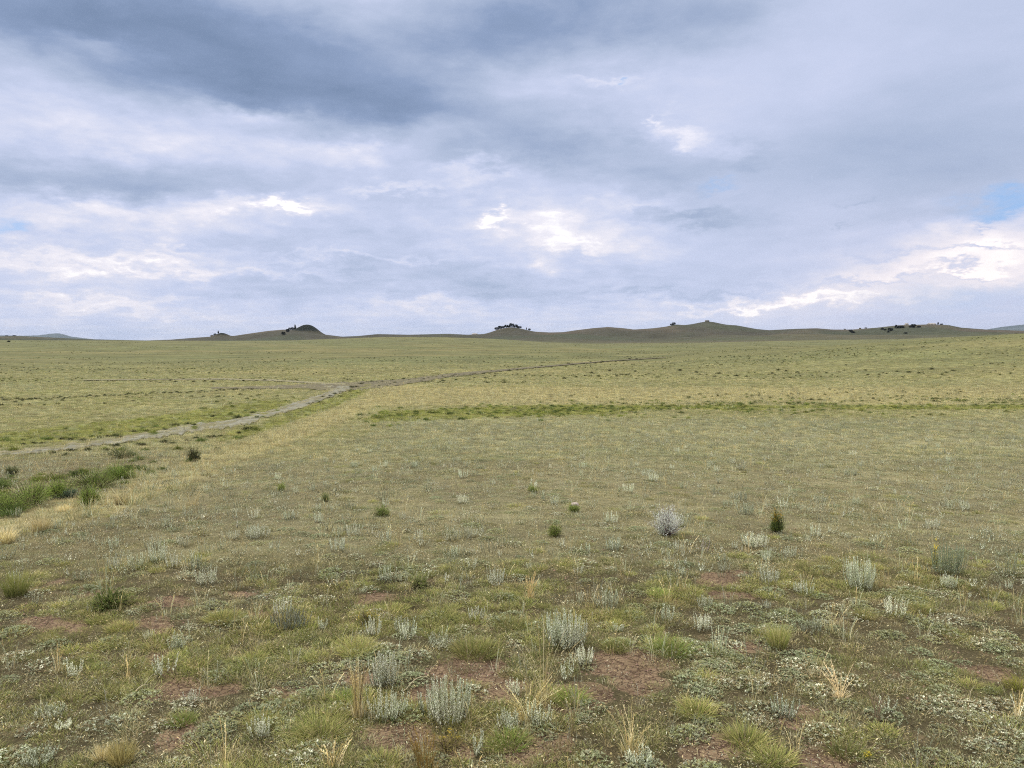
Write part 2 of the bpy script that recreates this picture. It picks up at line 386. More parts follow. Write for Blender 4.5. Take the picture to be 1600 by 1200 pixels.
def sage(n, rad, h, seed, lean=.5, cols=SIL, leaf_l=.012, dens=75, wood=lin(132, 128, 100), flowers=None, hv=.45):
    """clump of upright leafy spikes; returns (foliage arrays, woody arrays)"""
    rg = np.random.default_rng(seed); V, Fc, C = [], [], []; V2, F2, C2 = [], [], []
    for k in range(n):
        a = rg.uniform(0, 6.283); q = rad * math.sqrt(rg.uniform()) * .62
        b = np.array([q * math.cos(a), q * math.sin(a), 0]); H = h * rg.uniform(1 - hv, 1) * (1 - .35 * (q / rad) ** 2)
        L = lean * (q / rad + rg.uniform(-.15, .25)); la = a + rg.normal(0, .5)
        pts = [b + np.array([math.cos(la) * L * H * (t ** .8) * (1 - .35 * t), math.sin(la) * L * H * (t ** .8) * (1 - .35 * t), H * t]) for t in (0, .3, .6, 1)]
        tube(V2, F2, C2, pts, .0022, .0008, wood, 3)
        nl = max(8, int(dens * H / .2))
        for m in range(nl):
            t = .12 + .88 * (m / nl) ** .85; i = min(2, int(t * 3)); tt = t * 3 - i
            tk = (0, .3, .6, 1); u = t
            for j in range(3):
                if tk[j] <= t <= tk[j + 1]: p = pts[j] + (pts[j + 1] - pts[j]) * (t - tk[j]) / (tk[j + 1] - tk[j])
            f = m * 2.4 + rg.uniform(-.4, .4)
            d = np.array([math.cos(f), math.sin(f), 1.1 + 1.3 * t]); sz = leaf_l * rg.uniform(.7, 1.25) * (1.25 - .55 * t)
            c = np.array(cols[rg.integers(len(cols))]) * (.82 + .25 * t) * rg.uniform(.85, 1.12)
            leaf(V, Fc, C, p, d, (0, 0, 1), sz, sz * .42, c)
        if flowers is not None:
            for m in range(rg.integers(2, 6)):
                p = pts[3] + rg.normal(0, .006, 3)
                leaf(V, Fc, C, p, rg.normal(0, 1, 3), (0, .2, 1), .008, .008, flowers)
    return (V, Fc, C), (V2, F2, C2)
def mat_plant(rad, n, seed, cols, L=.012, hz=.02):
    rg = np.random.default_rng(seed); V, Fc, C = [], [], []
    k = 0
    ros = [(rad * math.sqrt(rg.uniform()), rg.uniform(0, 6.283)) for _ in range(n)]
    for q, a in ros:
        p = np.array([q * math.cos(a), q * math.sin(a), hz * (1 - (q / rad) ** 2) * rg.uniform(.3, 1.1) + .001]); c0 = np.array(cols[rg.integers(len(cols))]) * rg.uniform(.75, 1.15)
        for m in range(rg.integers(4, 8)):
            f = rg.uniform(0, 6.283); d = (math.cos(f), math.sin(f), rg.uniform(.1, 1.2)); s = L * rg.uniform(.6, 1.3)
            leaf(V, Fc, C, p, d, (0, 0, 1), s, s * .4, c0 * rg.uniform(.85, 1.1))
    return V, Fc, C
def bush(rad, h, n, seed, cols, L=.02, stems=None, flowers=None, wood=lin(88, 74, 56)):
    """dense fanned shrub of thin stems with narrow leaves"""
    rg = np.random.default_rng(seed); V, Fc, C = [], [], []; V2, F2, C2 = [], [], []; V3, F3, C3 = [], [], []
    for k in range(n):
        a = rg.uniform(0, 6.283); el = math.acos(1 - rg.uniform(0, .78)); R = rg.uniform(.5, 1.0) ** .6 * (1 + .22 * math.sin(a * 3 + seed) + .12 * math.sin(a * 7 + 2 * seed))
        tip = np.array([math.sin(el) * math.cos(a) * rad * R, math.sin(el) * math.sin(a) * rad * R, max(.1, math.cos(el)) * h * R])
        b = np.array([tip[0] * .12, tip[1] * .12, 0]); mid = (b + tip) / 2 + np.array([0, 0, .06 * h]) + rg.normal(0, .01, 3)
        if k % 3 == 0: tube(V2, F2, C2, [b, mid, tip], .003, .001, wood, 3)
        for m in range(9):
            t = .35 + .65 * (m + rg.uniform()) / 9
            p = (b * (1 - t) + mid * t) * (1 - t) + (mid * (1 - t) + tip * t) * t
            p = p + rg.normal(0, .006, 3); d = (tip - b) / np.linalg.norm(tip - b) + rg.normal(0, .45, 3)
            c = np.array(cols[rg.integers(len(cols))]) * rg.uniform(.8, 1.15)
            leaf(V, Fc, C, p, d, (0, .1, 1), L * rg.uniform(.7, 1.3), L * .18, c)
        if flowers is not None and tip[2] > h * .55 and rg.uniform() < (.3 if n > 50 else .8):
            for m in range(5): leaf(V3, F3, C3, tip + rg.normal(0, .006, 3), rg.normal(0, 1, 3), (0, .2, 1), .009, .008, flowers)
    return (V, Fc, C), (V2, F2, C2), (V3, F3, C3)
def stalks(n, rad, h0, h1, lean, cols, seed, head=.05, w=.0026):
    """tall dry stalks carrying narrow seed heads, thin blades at the base"""
    rg = np.random.default_rng(seed)
    V, Fc, C = blades(n * 4, rad, h0 * .3, h0 * .8, w * .9, lean * 1.4, cols, 3, seed=seed + 1)
    for k in range(n):
        a = rg.uniform(0, 6.283); q = rad * math.sqrt(rg.uniform()) * .7; H = rg.uniform(h0, h1); L = lean * rg.uniform(.2, 1.2); la = a + rg.normal(0, .6)
        pts = [np.array([q * math.cos(a) + math.cos(la) * L * H * t * t, q * math.sin(a) + math.sin(la) * L * H * t * t, H * t * (1 - .12 * L)]) for t in (0, .25, .5, .75, 1)]
        c = np.array(cols[rg.integers(len(cols))]) * rg.uniform(.9, 1.2)
        tube(V, Fc, C, pts, w * .5, w * .3, c, 3)
        for m in range(16):
            t = 1 - head / H * (m / 16) * rg.uniform(.8, 2.4); t = max(t, .4); p = pts[3] + (pts[4] - pts[3]) * (t - .75) / .25
            f = rg.uniform(0, 6.283); leaf(V, Fc, C, p, (math.cos(f) * .5, math.sin(f) * .5, 1), (0, .2, 1), .009, .0028, c * 1.08)
    return V, Fc, C

GRN = [lin(154, 158, 88), lin(136, 144, 78), lin(168, 166, 100), lin(176, 166, 108), lin(118, 128, 66)]
OLV = [lin(154, 154, 108), lin(140, 144, 96), lin(172, 167, 124), lin(124, 128, 84), lin(162, 156, 120)]
TAN = [lin(204, 190, 144), lin(188, 172, 124), lin(220, 210, 172), lin(170, 157, 110)]
GRY = [lin(190, 194, 164), lin(170, 174, 142), lin(210, 211, 188), lin(144, 148, 118)]
BRN = [lin(136, 124, 94), lin(154, 140, 108), lin(112, 102, 76), lin(170, 158, 124)]
DKG = [lin(92, 108, 58), lin(106, 122, 66), lin(82, 98, 54), lin(120, 132, 74)]
BRG = [lin(134, 148, 74), lin(116, 132, 64), lin(152, 162, 92), lin(98, 114, 56)]
M_veg = veg_material('grass_blades', gain=1.13, rand=.42)
M_sage = veg_material('silver_sage_leaf', rand=.16, trans=.18, warm=.1, gain=1.27)
M_tree = veg_material('juniper_foliage', rand=.2, trans=.05, warm=.1)
M_wood = veg_material('woody_stem', rand=.1, trans=0, warm=.1)
M_flow = veg_material('flower_petal', rand=.1, trans=.2, warm=0)

# ------------------------------------------------------------ instanced ground cover ("stuff")
def scatter(name, label, cat, protos, P, rz, sc, idx, tilt=None):
    src = bpy.data.collections.new(name + '_sources')
    for k, me in enumerate(protos):
        o = bpy.data.objects.new('%s_source_%02d' % (name, k), me); src.objects.link(o)
    me = bpy.data.meshes.new(name); n = len(P)
    me.vertices.add(n); me.vertices.foreach_set('co', np.asarray(P, np.float32).ravel())
    for an, ty, dat in (('rz', 'FLOAT', rz), ('sc', 'FLOAT', sc), ('idx', 'INT', idx)):
        a = me.attributes.new(an, ty, 'POINT'); a.data.foreach_set('value', np.asarray(dat, np.float32 if ty == 'FLOAT' else np.int32))
    o = link(name, me); tag(o, label, cat, kind='stuff')
    g = bpy.data.node_groups.new(name, 'GeometryNodeTree')
    g.interface.new_socket('Geometry', in_out='INPUT', socket_type='NodeSocketGeometry')
    g.interface.new_socket('Geometry', in_out='OUTPUT', socket_type='NodeSocketGeometry')
    N = g.nodes; Lk = g.links
    gi, go = N.new('NodeGroupInput'), N.new('NodeGroupOutput')
    ci = N.new('GeometryNodeCollectionInfo'); ci.inputs[0].default_value = src; ci.inputs['Separate Children'].default_value = True; ci.inputs['Reset Children'].default_value = True
    ip = N.new('GeometryNodeInstanceOnPoints'); ip.inputs['Pick Instance'].default_value = True
    def attr(nm, ty):
        q = N.new('GeometryNodeInputNamedAttribute'); q.data_type = ty; q.inputs[0].default_value = nm; return q.outputs[0]
    cx = N.new('ShaderNodeCombineXYZ'); Lk.new(attr('rz', 'FLOAT'), cx.inputs[2])
    mp = N.new('GeometryNodeMeshToPoints')
    Lk.new(gi.outputs[0], mp.inputs[0]); Lk.new(mp.outputs[0], ip.inputs['Points'])
    Lk.new(ci.outputs[0], ip.inputs['Instance']); Lk.new(attr('idx', 'INT'), ip.inputs['Instance Index'])
    er = N.new('FunctionNodeEulerToRotation'); Lk.new(cx.outputs[0], er.inputs[0]); Lk.new(er.outputs[0], ip.inputs['Rotation'])
    Lk.new(attr('sc', 'FLOAT'), ip.inputs['Scale']); Lk.new(ip.outputs[0], go.inputs[0])
    md = o.modifiers.new('scatter', 'NODES'); md.node_group = g
    return o
def sample(n, r0, r1, p, azm=40):
    """points with areal density ~ r^-p"""
    u = rng.uniform(size=n); e = 2 - p
    r = (r0 ** e + u * (r1 ** e - r0 ** e)) ** (1 / e) if abs(e) > 1e-3 else r0 * (r1 / r0) ** u
    a = np.radians(rng.uniform(-azm, azm, n)); x, y = r * np.sin(a), r * np.cos(a)
    return x, y, Z(x, y), r

def turf_protos():
    out = []
    specs = [(GRN + OLV, 90, .075, .02, .05), (OLV + TAN[:1], 90, .08, .015, .04), (BRN + OLV, 80, .08, .012, .03), (TAN + OLV[:2], 70, .07, .02, .06), (OLV + GRY, 80, .08, .015, .035),
             (GRN, 110, .06, .03, .06)]
    for k, (c, n, rad, h0, h1) in enumerate(specs):
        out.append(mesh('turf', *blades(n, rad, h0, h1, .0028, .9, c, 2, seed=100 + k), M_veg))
    return out
def keep_mask(x, y, p): return rng.uniform(size=len(x)) < p

# 1 short turf everywhere
x, y, z, r = sample(150000, 1.8, 260, 1.35)
px, py, rr, W = zones(x, y, z)
cl = fbm(x * 1.6, y * 1.6, 120, 3); cl2 = fbm(x * .25, y * .25, 124, 3)
u = rng.uniform(size=len(x))
idx = np.select([W['tan'] > .45, W['green'] > .4, W['left_green'] > .45, W['turf'] > .5, W['pale'] > .4, W['front'] > .5],
                [np.where(u < .85, 3, 1), np.where(u < .8, 5, 0), np.where(u < .6, 5, 1), np.where(u < .34, 2, np.where(u < .6, 1, 4)), np.where(u < .45, 4, np.where(u < .8, 1, 3)),
                 np.where(cl > .5, np.where(u < .5, 0, np.where(u < .8, 1, 3)), np.where(u < .4, 4, np.where(u < .75, 2, 3)))], np.where(u < .4, 1, np.where(u < .7, 3, np.where(cl2 > .5, 0, 4))))
gap = ss(.52, .62, fbm(x * 5, y * 5, 128, 3)) * W['front'] * .75 + ss(.5, .6, fbm(x * 1.4, y * 1.4, 129, 3)) * (W['turf'] + W['pale']) * .5
keep = (rng.uniform(size=len(x)) > W['bare'] * .97) & (rng.uniform(size=len(x)) > gap) & (rng.uniform(size=len(x)) > ss(60, 260, r) ** .7)
sc = rng.uniform(.7, 1.3, len(x)) * np.maximum(1, (r / 9) ** .52)
sc = sc * np.where(W['turf'] > .5, .8, 1) * (1 - .3 * W['front'])
k = keep
scatter('short_grass', 'short olive and straw coloured prairie turf covering the plain', 'grass', turf_protos(), np.column_stack([x, y, z])[k], rng.uniform(0, 6.28, k.sum()), sc[k], idx[k])

# 2 fine green grass cushions in the foreground
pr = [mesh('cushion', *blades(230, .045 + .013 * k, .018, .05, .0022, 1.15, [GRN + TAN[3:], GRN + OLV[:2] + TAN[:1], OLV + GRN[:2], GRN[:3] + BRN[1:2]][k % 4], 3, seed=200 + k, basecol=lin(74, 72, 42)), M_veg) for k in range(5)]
x, y, z, r = sample(9000, 2.2, 16, 1.2)
px, py, rr, W = zones(x, y, z); cl = fbm(x * 1.5, y * 1.5, 130, 3)
k = (rng.uniform(size=len(x)) < np.clip(W['front'] * ss(.38, .58, cl) * 1.0 + .03, 0, 1)) & (W['bare'] < .35)
scatter('green_grass', 'low yellow-green bunch grass cushions crowding the foreground', 'grass', pr, np.column_stack([x, y, z])[k], rng.uniform(0, 6.28, k.sum()), rng.uniform(.6, 1.35, k.sum()), rng.integers(0, 5, k.sum()))

# 3 pale mat forming plants
MATC = [GRY[1:2] + GRY[3:] + OLV[:2], GRY[1:] + BRN[:2], [lin(152, 160, 124), lin(130, 138, 102), lin(166, 170, 140)]]
pr = [mesh('mat', *mat_plant(.085, 130, 300 + k, MATC[k % 3], .0105, .024), M_sage) for k in range(5)]
x, y, z, r = sample(13000, 2.2, 22, 1.2)
px, py, rr, W = zones(x, y, z); cl = fbm(x * 1.5 + 9, y * 1.5, 140, 3)
k = (rng.uniform(size=len(x)) < np.clip(W['front'] * (ss(.5, .72, cl) * .5 + .12) + .10 * W['turf'] + .1 * W['pale'], 0, 1)) & (W['bare'] < .7)
scatter('grey_ground_cover', 'grey-green mat plants with tiny curled leaves between the grass cushions', 'ground cover', pr, np.column_stack([x, y, z])[k], rng.uniform(0, 6.28, k.sum()), rng.uniform(.5, 1.2, k.sum()), rng.integers(0, 5, k.sum()))

# 4 crisp pale leaf specks and litter across the mid turf
def litter(seed, cols, n=26, rad=.09):
    rg = np.random.default_rng(seed); V, Fc, C = [], [], []
    for i in range(n):
        p = (rg.uniform(-rad, rad), rg.uniform(-rad, rad), rg.uniform(.002, .02)); L = rg.uniform(.005, .016)
        leaf(V, Fc, C, p, (rg.normal(), rg.normal(), rg.uniform(-.1, .5)), (0, 0, 1), L, L * rg.uniform(.15, .4), np.array(cols[rg.integers(len(cols))]) * rg.uniform(.7, 1.05))
    return V, Fc, C
pr = [mesh('litter', *litter(400 + k, [GRY + TAN, BRN + TAN, GRY + BRN, TAN + BRN][k]), M_veg) for k in range(4)]
x, y, z, r = sample(48000, 2, 30, 1.2)
px, py, rr, W = zones(x, y, z)
k = rng.uniform(size=len(x)) < .45 + .5 * W['turf'] - .25 * W['bare']
scatter('plant_litter', 'dry leaf flakes and straw bits strewn over the soil and turf', 'plant litter', pr, np.column_stack([x, y, z])[k], rng.uniform(0, 6.28, k.sum()), rng.uniform(.7, 1.4, k.sum()) * np.maximum(1, (r[k] / 10) ** .5), rng.integers(0, 4, k.sum()))

# 5 thin tan stems standing above the turf
pr = [mesh('dry_stem', *stalks(2 + k, .03 + .01 * k, .10, .2, .35, TAN if k % 2 == 0 else TAN[:3] + GRY[:3], 500 + k, .03, .0026), M_veg) for k in range(6)]
x, y, z, r = sample(22000, 2.2, 110, 1.2)
px, py, rr, W = zones(x, y, z); cl = fbm(x * .7, y * .7, 150, 3)
k = rng.uniform(size=len(x)) < np.clip(.12 - .05 * W['front'] + .35 * ss(.45, .6, cl) + W['tan'] + .35 * W['left_brush'] - .1 * W['green'] + .1 * W['turf'] + .2 * W['pale'], 0, 1)
sc = rng.uniform(.35, .95, k.sum()) * np.maximum(1, (r[k] / 14) ** .5)
scatter('dry_grass_stems', 'thin straw coloured grass stems with seed heads standing over the turf', 'grass', pr, np.column_stack([x, y, z])[k], rng.uniform(0, 6.28, k.sum()), sc, rng.integers(0, 6, k.sum()))

# 5b pale sprigs too many to count through the middle distance
pr = []
for q in range(5):
    (V, Fc, C), (V2, F2, C2) = sage(4 + q, .04 + .01 * q, .075, 560 + q, 1.0, [SIL, GRY, GRY + TAN, SIL + TAN, GRY][q], .013, 34)
    n0 = len(V); V += V2; Fc += [tuple(i + n0 for i in f) for f in F2]; C += C2; pr.append(mesh('pale_sprig', V, Fc, C, M_sage))
x, y, z, r = sample(34000, 5, 75, 1.1)
px, py, rr, W = zones(x, y, z); cl = fbm(x * .5, y * .5, 155, 3)
k = rng.uniform(size=len(x)) < np.clip((.3 * W['turf'] + .6 * W['pale'] + .08 * W['front'] + .35 * W['left_brush']) * (.35 + 1.3 * ss(.4, .62, cl)), 0, 1)
scatter('pale_ground_cover', 'tiny pale grey-green sprigs dotted through the middle of the plain', 'ground cover', pr, np.column_stack([x, y, z])[k], rng.uniform(0, 6.28, k.sum()), rng.uniform(.45, 1.1, k.sum()) * np.maximum(1, (r[k] / 14) ** .4) * 1.3, rng.integers(0, 5, k.sum()))

# 6 tall straw grass of the tan band and the diagonal strip
pr = [mesh('straw_grass', *blades(55, .10, .08, .26, .0035, .7, TAN[:3] + OLV[:3] + GRY[:1], 3, seed=600 + k), M_veg) for k in range(4)]
x, y, z, r = sample(30000, 6, 95, 1.1)
px, py, rr, W = zones(x, y, z)
k = rng.uniform(size=len(x)) < W['tan'] * np.where(r < 30, .45, .4) * ss(.36, .6, fbm(x * .5, y * .5, 160, 3))
scatter('straw_grass', 'pale straw coloured tall grass in a band across the plain', 'grass', pr, np.column_stack([x, y, z])[k], rng.uniform(0, 6.28, k.sum()), rng.uniform(.6, 1.2, k.sum()) * np.maximum(1, (r[k] / 30) ** .4), rng.integers(0, 4, k.sum()))

# 7 low green herbs of the wet bands
gb = []
for k in range(4):
    f, w_, _ = bush(.19, .10, 110, 700 + k, ([lin(136, 144, 68), lin(120, 132, 58), lin(150, 154, 84), lin(106, 118, 54)]) if k < 2 else DKG + BRG[3:], .035)
    gb.append(mesh('green_herb', *f, M_veg))
x, y, z, r = sample(26000, 9, 90, .9)
px, py, rr, W = zones(x, y, z)
k = rng.uniform(size=len(x)) < np.clip(W['green'] * .8 * ss(.24, .48, fbm(x * .4, y * .4, 170, 3)) + W['left_green'] * .22 * ss(.45, .6, fbm(x * .3, y * .3, 171, 3)) + W['left_brush'] * .30 * ss(.42, .6, fbm(x * .6, y * .6, 172, 3)), 0, 1)
scatter('green_ground_cover', 'bright green low herbs growing in a band across the plain', 'ground cover', gb, np.column_stack([x, y, z])[k], rng.uniform(0, 6.28, k.sum()), rng.uniform(.45, 1.2, k.sum()), rng.integers(0, 4, k.sum()))

# 8 dark low brush dotted over the far plain
db = []
for k in range(3):
    f, w_, _ = bush(.3, .22, 60, 720 + k, [lin(112, 116, 74), lin(98, 104, 64), lin(122, 122, 82), lin(130, 126, 86)], .09)
    db.append(mesh('low_brush', *f, M_veg))
x, y, z, r = sample(22000, 55, 700, 1.3)
px, py, rr, W = zones(x, y, z)
k = rng.uniform(size=len(x)) < ss(.52, .7, fbm(x * .02, y * .06, 180, 4)) * .8 * (1 - W['tan'] * .7)
scatter('low_brush', 'dark olive low brush speckled over the distant plain', 'ground cover', db, np.column_stack([x, y, z])[k], rng.uniform(0, 6.28, k.sum()), rng.uniform(.3, .85, k.sum()) * (.55 + (r[k] / 200) ** .6 * .5), rng.integers(0, 3, k.sum()))

# 9 pebbles and soil crumbs on the bare patches
def pebble(seed):
    rg = np.random.default_rng(seed); V, Fc, C = [], [], []
    for i in range(14):
        c = np.array([rg.uniform(-.09, .09), rg.uniform(-.09, .09), .001]); s = rg.uniform(.002, .007); i0 = len(V)
        for d in ((1, 0, 0), (0, 1, 0), (-1, 0, 0), (0, -1, 0), (0, 0, .8)): V.append(tuple(c + np.array(d) * s * rg.uniform(.6, 1.3))); C.append(np.array(lin(150, 122, 106)) * (.7 + .5 * rg.uniform()))
        for j in range(4): Fc.append((i0 + j, i0 + (j + 1) % 4, i0 + 4))
    return V, Fc, C
pr = [mesh('pebbles', *pebble(750 + k), M_wood) for k in range(3)]
x, y, z, r = sample(4500, 2.2, 12, 1.0)
px, py, rr, W = zones(x, y, z)
k = rng.uniform(size=len(x)) < W['bare'] * .8 + .05
scatter('soil_crumbs', 'small reddish stones and soil crumbs on the bare patches', 'gravel', pr, np.column_stack([x, y, z])[k], rng.uniform(0, 6.28, k.sum()), rng.uniform(.7, 1.4, k.sum()), rng.integers(0, 3, k.sum()))

# ------------------------------------------------------------ single plants
def place(px, py):
    x, y, z = ground(px, py); return x, y, z, (y * CT + (z - EYE) * ST) / F   # metres per photo pixel
def empty(name, x, y, z, rz):
    o = bpy.data.objects.new(name, None); COL.objects.link(o); o.location = (x, y, z); o.rotation_euler = (0, 0, rz); o.empty_display_size = .05
    return o
seedc = [900]
def nseed(): seedc[0] += 1; return seedc[0]
def add_sage(px, py, hp, wp, label, dens=1.0, cols=SIL, lean=.55, group=None, flowers=None, name='silver_sagebrush', wood=lin(132, 128, 100), cat='sagebrush', hv=.45, ll=1.0):
    x, y, z, m = place(px, py); h = hp * m * 1.05; rad = wp * m / 2
    n = int(np.clip(dens * 42 * (wp / 60.) ** 1.3, 8, 110))
    ll_ = .011 * max(1, (m * F / 5) ** .5) * ll
    A, B = sage(n, rad, h, nseed(), lean, cols, ll_ * 1.15, 40 / ll, wood, flowers, hv)
    e = empty(name, x, y, z - .003, random.uniform(0, 6.28)); tag(e, label, cat, group)
    if n < 30:
        k0 = len(A[0]); A[0].extend(B[0]); A[1].extend([tuple(i + k0 for i in f) for f in B[1]]); A[2].extend(B[2])
        link('foliage', mesh('foliage', *A, M_sage), e)
    else: link('foliage', mesh('foliage', *A, M_sage), e); link('woody_stems', mesh('woody_stems', *B, M_wood), e)
    return e
def add_grass(px, py, hp, wp, label, cols=TAN, kind='stalks', n=14, lean=.35, name='dry_grass_tuft', cat='grass tuft', group=None):
    x, y, z, m = place(px, py); h = hp * m; rad = wp * m / 2
    if kind == 'stalks': A = stalks(n, rad * .5, h * .6, h, lean, cols, nseed(), h * .25, .003)
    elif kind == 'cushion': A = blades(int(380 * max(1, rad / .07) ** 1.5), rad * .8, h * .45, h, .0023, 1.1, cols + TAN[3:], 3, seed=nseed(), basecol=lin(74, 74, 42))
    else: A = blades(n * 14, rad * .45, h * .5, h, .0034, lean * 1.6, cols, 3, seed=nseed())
    o = link(name, mesh(name, *A, M_veg), None, (x, y, z - .003), random.uniform(0, 6.28)); tag(o, label, cat, group)
    return o
def add_bush(px, py, hp, wp, label, cols=BRG, flowers=None, n=260, L=.022, name='green_shrub', cat='shrub', wood=lin(88, 74, 56), mat=None, group=None):
    x, y, z, m = place(px, py); h = hp * m; rad = wp * m / 2
    A, B, Cc = bush(rad, h, n, nseed(), cols, L * max(1, m * F / 9), flowers=flowers, wood=wood)
    e = empty(name, x, y, z - .003, random.uniform(0, 6.28)); tag(e, label, cat, group)
    if flowers is not None and n < 100:
        k0 = len(A[0]); A[0].extend(Cc[0]); A[1].extend([tuple(i + k0 for i in f) for f in Cc[1]]); A[2].extend(Cc[2]); flowers = None
    link('foliage', mesh('foliage', *A, mat or M_veg), e); link('woody_stems', mesh('woody_stems', *B, M_wood), e)
    if flowers is not None and len(Cc[0]): link('flowers', mesh('flowers', *Cc, M_flow), e)
    return e
YEL = lin(198, 180, 66)
BGR = [lin(140, 162, 76), lin(122, 146, 66), lin(156, 174, 92)]

add_sage(600, 1072, 52, 58, 'dense upright silver sagebrush behind the dry stalks, higher of the pair beside them', 1.25, hv=.3)
add_sage(606, 1120, 44, 70, 'low leaning silver sagebrush just right of the foot of the dry tan stalks', .9, lean=1.0)
add_sage(700, 1128, 72, 84, 'largest silver sagebrush of the foreground, with straw blades growing through its middle', 1.2)
add_sage(672, 1112, 40, 48, 'small silver sagebrush touching the left side of the largest one', .8)
add_grass(694, 1112, 66, 34, 'fan of straw blades growing out of the largest foreground sagebrush', TAN, 'stalks', 12)
add_grass(560, 1122, 96, 40, 'tall dense tuft of dry tan stalks left of two silver sagebrushes', TAN + BRN[:1], 'stalks', 34, .18)
add_grass(822, 1128, 70, 60, 'straw grass spreading from the silver sage clump near the bottom centre', TAN, 'stalks', 20, .8)
add_grass(850, 1100, 135, 50, 'tallest straw grass with long leaning stems near the bottom centre', TAN + OLV[2:3], 'stalks', 14, .5)
add_sage(795, 1140, 34, 46, 'silver sage with pale spikes at the left foot of the spreading straw grass', 1.0)
add_sage(842, 1132, 42, 50, 'silver sage with pale spikes at the right foot of the spreading straw grass', 1.0)
add_sage(886, 1008, 56, 88, 'broad silver sagebrush above the red soil patch, largest behind the bottom row', 1.5)
add_sage(908, 1036, 26, 56, 'low silver sage mat touching the front of the broad sagebrush', 1.1)
add_sage(884, 1062, 34, 24, 'single thin silver sprig between the broad sagebrush and the green cushion', .5)
add_bush(1042, 836, 46, 54, 'round whitish bush with purplish base, standing alone on the brown turf', [lin(206, 208, 196), lin(186, 190, 176), lin(216, 218, 208)], n=420, L=.022, name='white_bush', wood=lin(140, 116, 118), mat=M_sage)
e = add_bush(1213, 832, 34, 24, 'narrow dark green shrub with orange-yellow flower heads beside tall thin stems', DKG + BRG[:1], lin(178, 146, 54), 300, .018, name='flowering_shrub')
add_grass(1222, 826, 62, 26, 'few tall grey-green stems rising behind the narrow dark green shrub', [lin(120, 128, 88), lin(164, 162, 120)], 'stalks', 5, .35)
add_sage(1180, 854, 22, 54, 'low wide silver sagebrush just in front of the narrow dark green shrub', 1.5, lean=.9, hv=.3)
add_sage(1344, 920, 48, 62, 'upright silver sagebrush with a straw tuft at its right side', 1.5, hv=.3)
add_grass(1375, 918, 36, 20, 'small straw tuft at the right side of the upright silver sagebrush', TAN, 'stalks', 12, .3)
add_sage(1480, 898, 54, 60, 'tall grey-green sagebrush with yellow flowers on its left, near the right edge', 1.4, cols=[lin(150, 164, 130), lin(132, 148, 116), lin(172, 182, 156)], flowers=None)
add_bush(1460, 888, 40, 10, 'yellow flowered stem at the left side of the tall grey-green sagebrush', GRN, YEL, 40, .015, name='yellow_flower', cat='wildflower')
add_sage(1478, 918, 26, 38, 'small pale sagebrush directly in front of the tall grey-green one', 1.2)
add_sage(403, 840, 20, 54, 'low wide silver sagebrush on the left part of the brown turf', 1.4, lean=.8, hv=.3)
add_sage(552, 838, 20, 34, 'silver sage with curved pale branches left of the centre of the turf', 1.1, lean=.9)
add_sage(712, 870, 18, 26, 'small squat silver sage below the centre of the turf', 1.2)
add_sage(742, 838, 16, 28, 'small spreading silver sage just up from the squat one', 1.0, lean=.9)
add_sage(657, 850, 26, 18, 'thin upright grey sprig between two patches of straw stems', .7)
add_sage(958, 860, 26, 30, 'pale tufted sage down left of the round whitish bush', 1.2)
add_sage(1060, 860, 15, 26, 'tiny pale sage directly below the round whitish bush', 1.1)
add_sage(1098, 864, 26, 20, 'pinkish grey twiggy sprig between the round bush and the low wide sage', .6, cols=[lin(186, 176, 162), lin(166, 158, 144)])
add_sage(916, 864, 16, 18, 'very small pale sprig left of the pale tufted sage', .9)
add_sage(1155, 782, 13, 44, 'low pale sage row beyond the round whitish bush', 1.1, cols=GRY)
add_sage(1282, 786, 12, 34, 'flat pale sage beyond the narrow dark green shrub', 1.1, cols=GRY)
add_sage(1040, 972, 28, 26, 'small bright silver sage beside a green cushion at the right of centre', 1.1)
add_sage(1094, 984, 26, 46, 'spaced silver spikes right of the small bright silver sage', .8)
add_sage(1148, 790, 10, 24, 'small grey sprig in front of the low pale sage row', .8, cols=GRY)
add_sage(965, 985, 14, 30, 'flat grey sage patch at the right end of the broad sagebrush', 1.0)
add_sage(245, 878, 34, 44, 'pale silver sage with loose tall spikes in the left foreground', .8)
add_sage(182, 890, 26, 28, 'bright white-silver sprig up left of the dark green herb', 1.0)
add_sage(130, 905, 18, 40, 'grey sage patch at the left of the dark green herb', .8, cols=GRY)
add_sage(322, 912, 28, 46, 'wide silver sage with parallel spikes right of the dark green herb', 1.1)
add_sage(285, 1012, 16, 20, 'tiny white-leaved sage on the grass below the bare left patch', .9)
add_sage(745, 968, 22, 40, 'grey silver sage behind the green cushions left of centre', .9)
add_sage(690, 1010, 20, 60, 'dark edged silver sage among litter above the largest red patch', .8, cols=GRY + SIL[:1])
add_sage(630, 905, 12, 50, 'low grey sage patch with dark shadowed leaves at the centre left', .9, cols=GRY)
add_sage(455, 978, 24, 84, 'wide dark grey low sage mound with old leaves at the left centre', 1.3, cols=[lin(120, 124, 110), lin(96, 98, 86), lin(150, 156, 140)], lean=1.0)
add_sage(80, 1118, 16, 62, 'pale low sage clump near the left edge by the bottom', 1.2, cols=GRY + SIL[:1], lean=1.0)
add_sage(100, 1138, 14, 34, 'small pale sage clump in front of the larger one near the left edge', 1.1, lean=1.0)
add_sage(60, 1190, 20, 70, 'pale sage mat in the bottom left corner', 1.2, cols=GRY + SIL[:1], lean=1.0)
add_sage(405, 1150, 30, 46, 'pale spiky sage near the bottom at the left centre', .9)
add_sage(300, 1100, 30, 30, 'thin white-tipped sage beside a bright green tuft', .7)
add_sage(745, 1180, 40, 26, 'thin silver sprig on the bare soil at the bottom edge', .6)
add_sage(1000, 1196, 28, 60, 'frosted silver sage in straw grass at the bottom edge', 1.1)
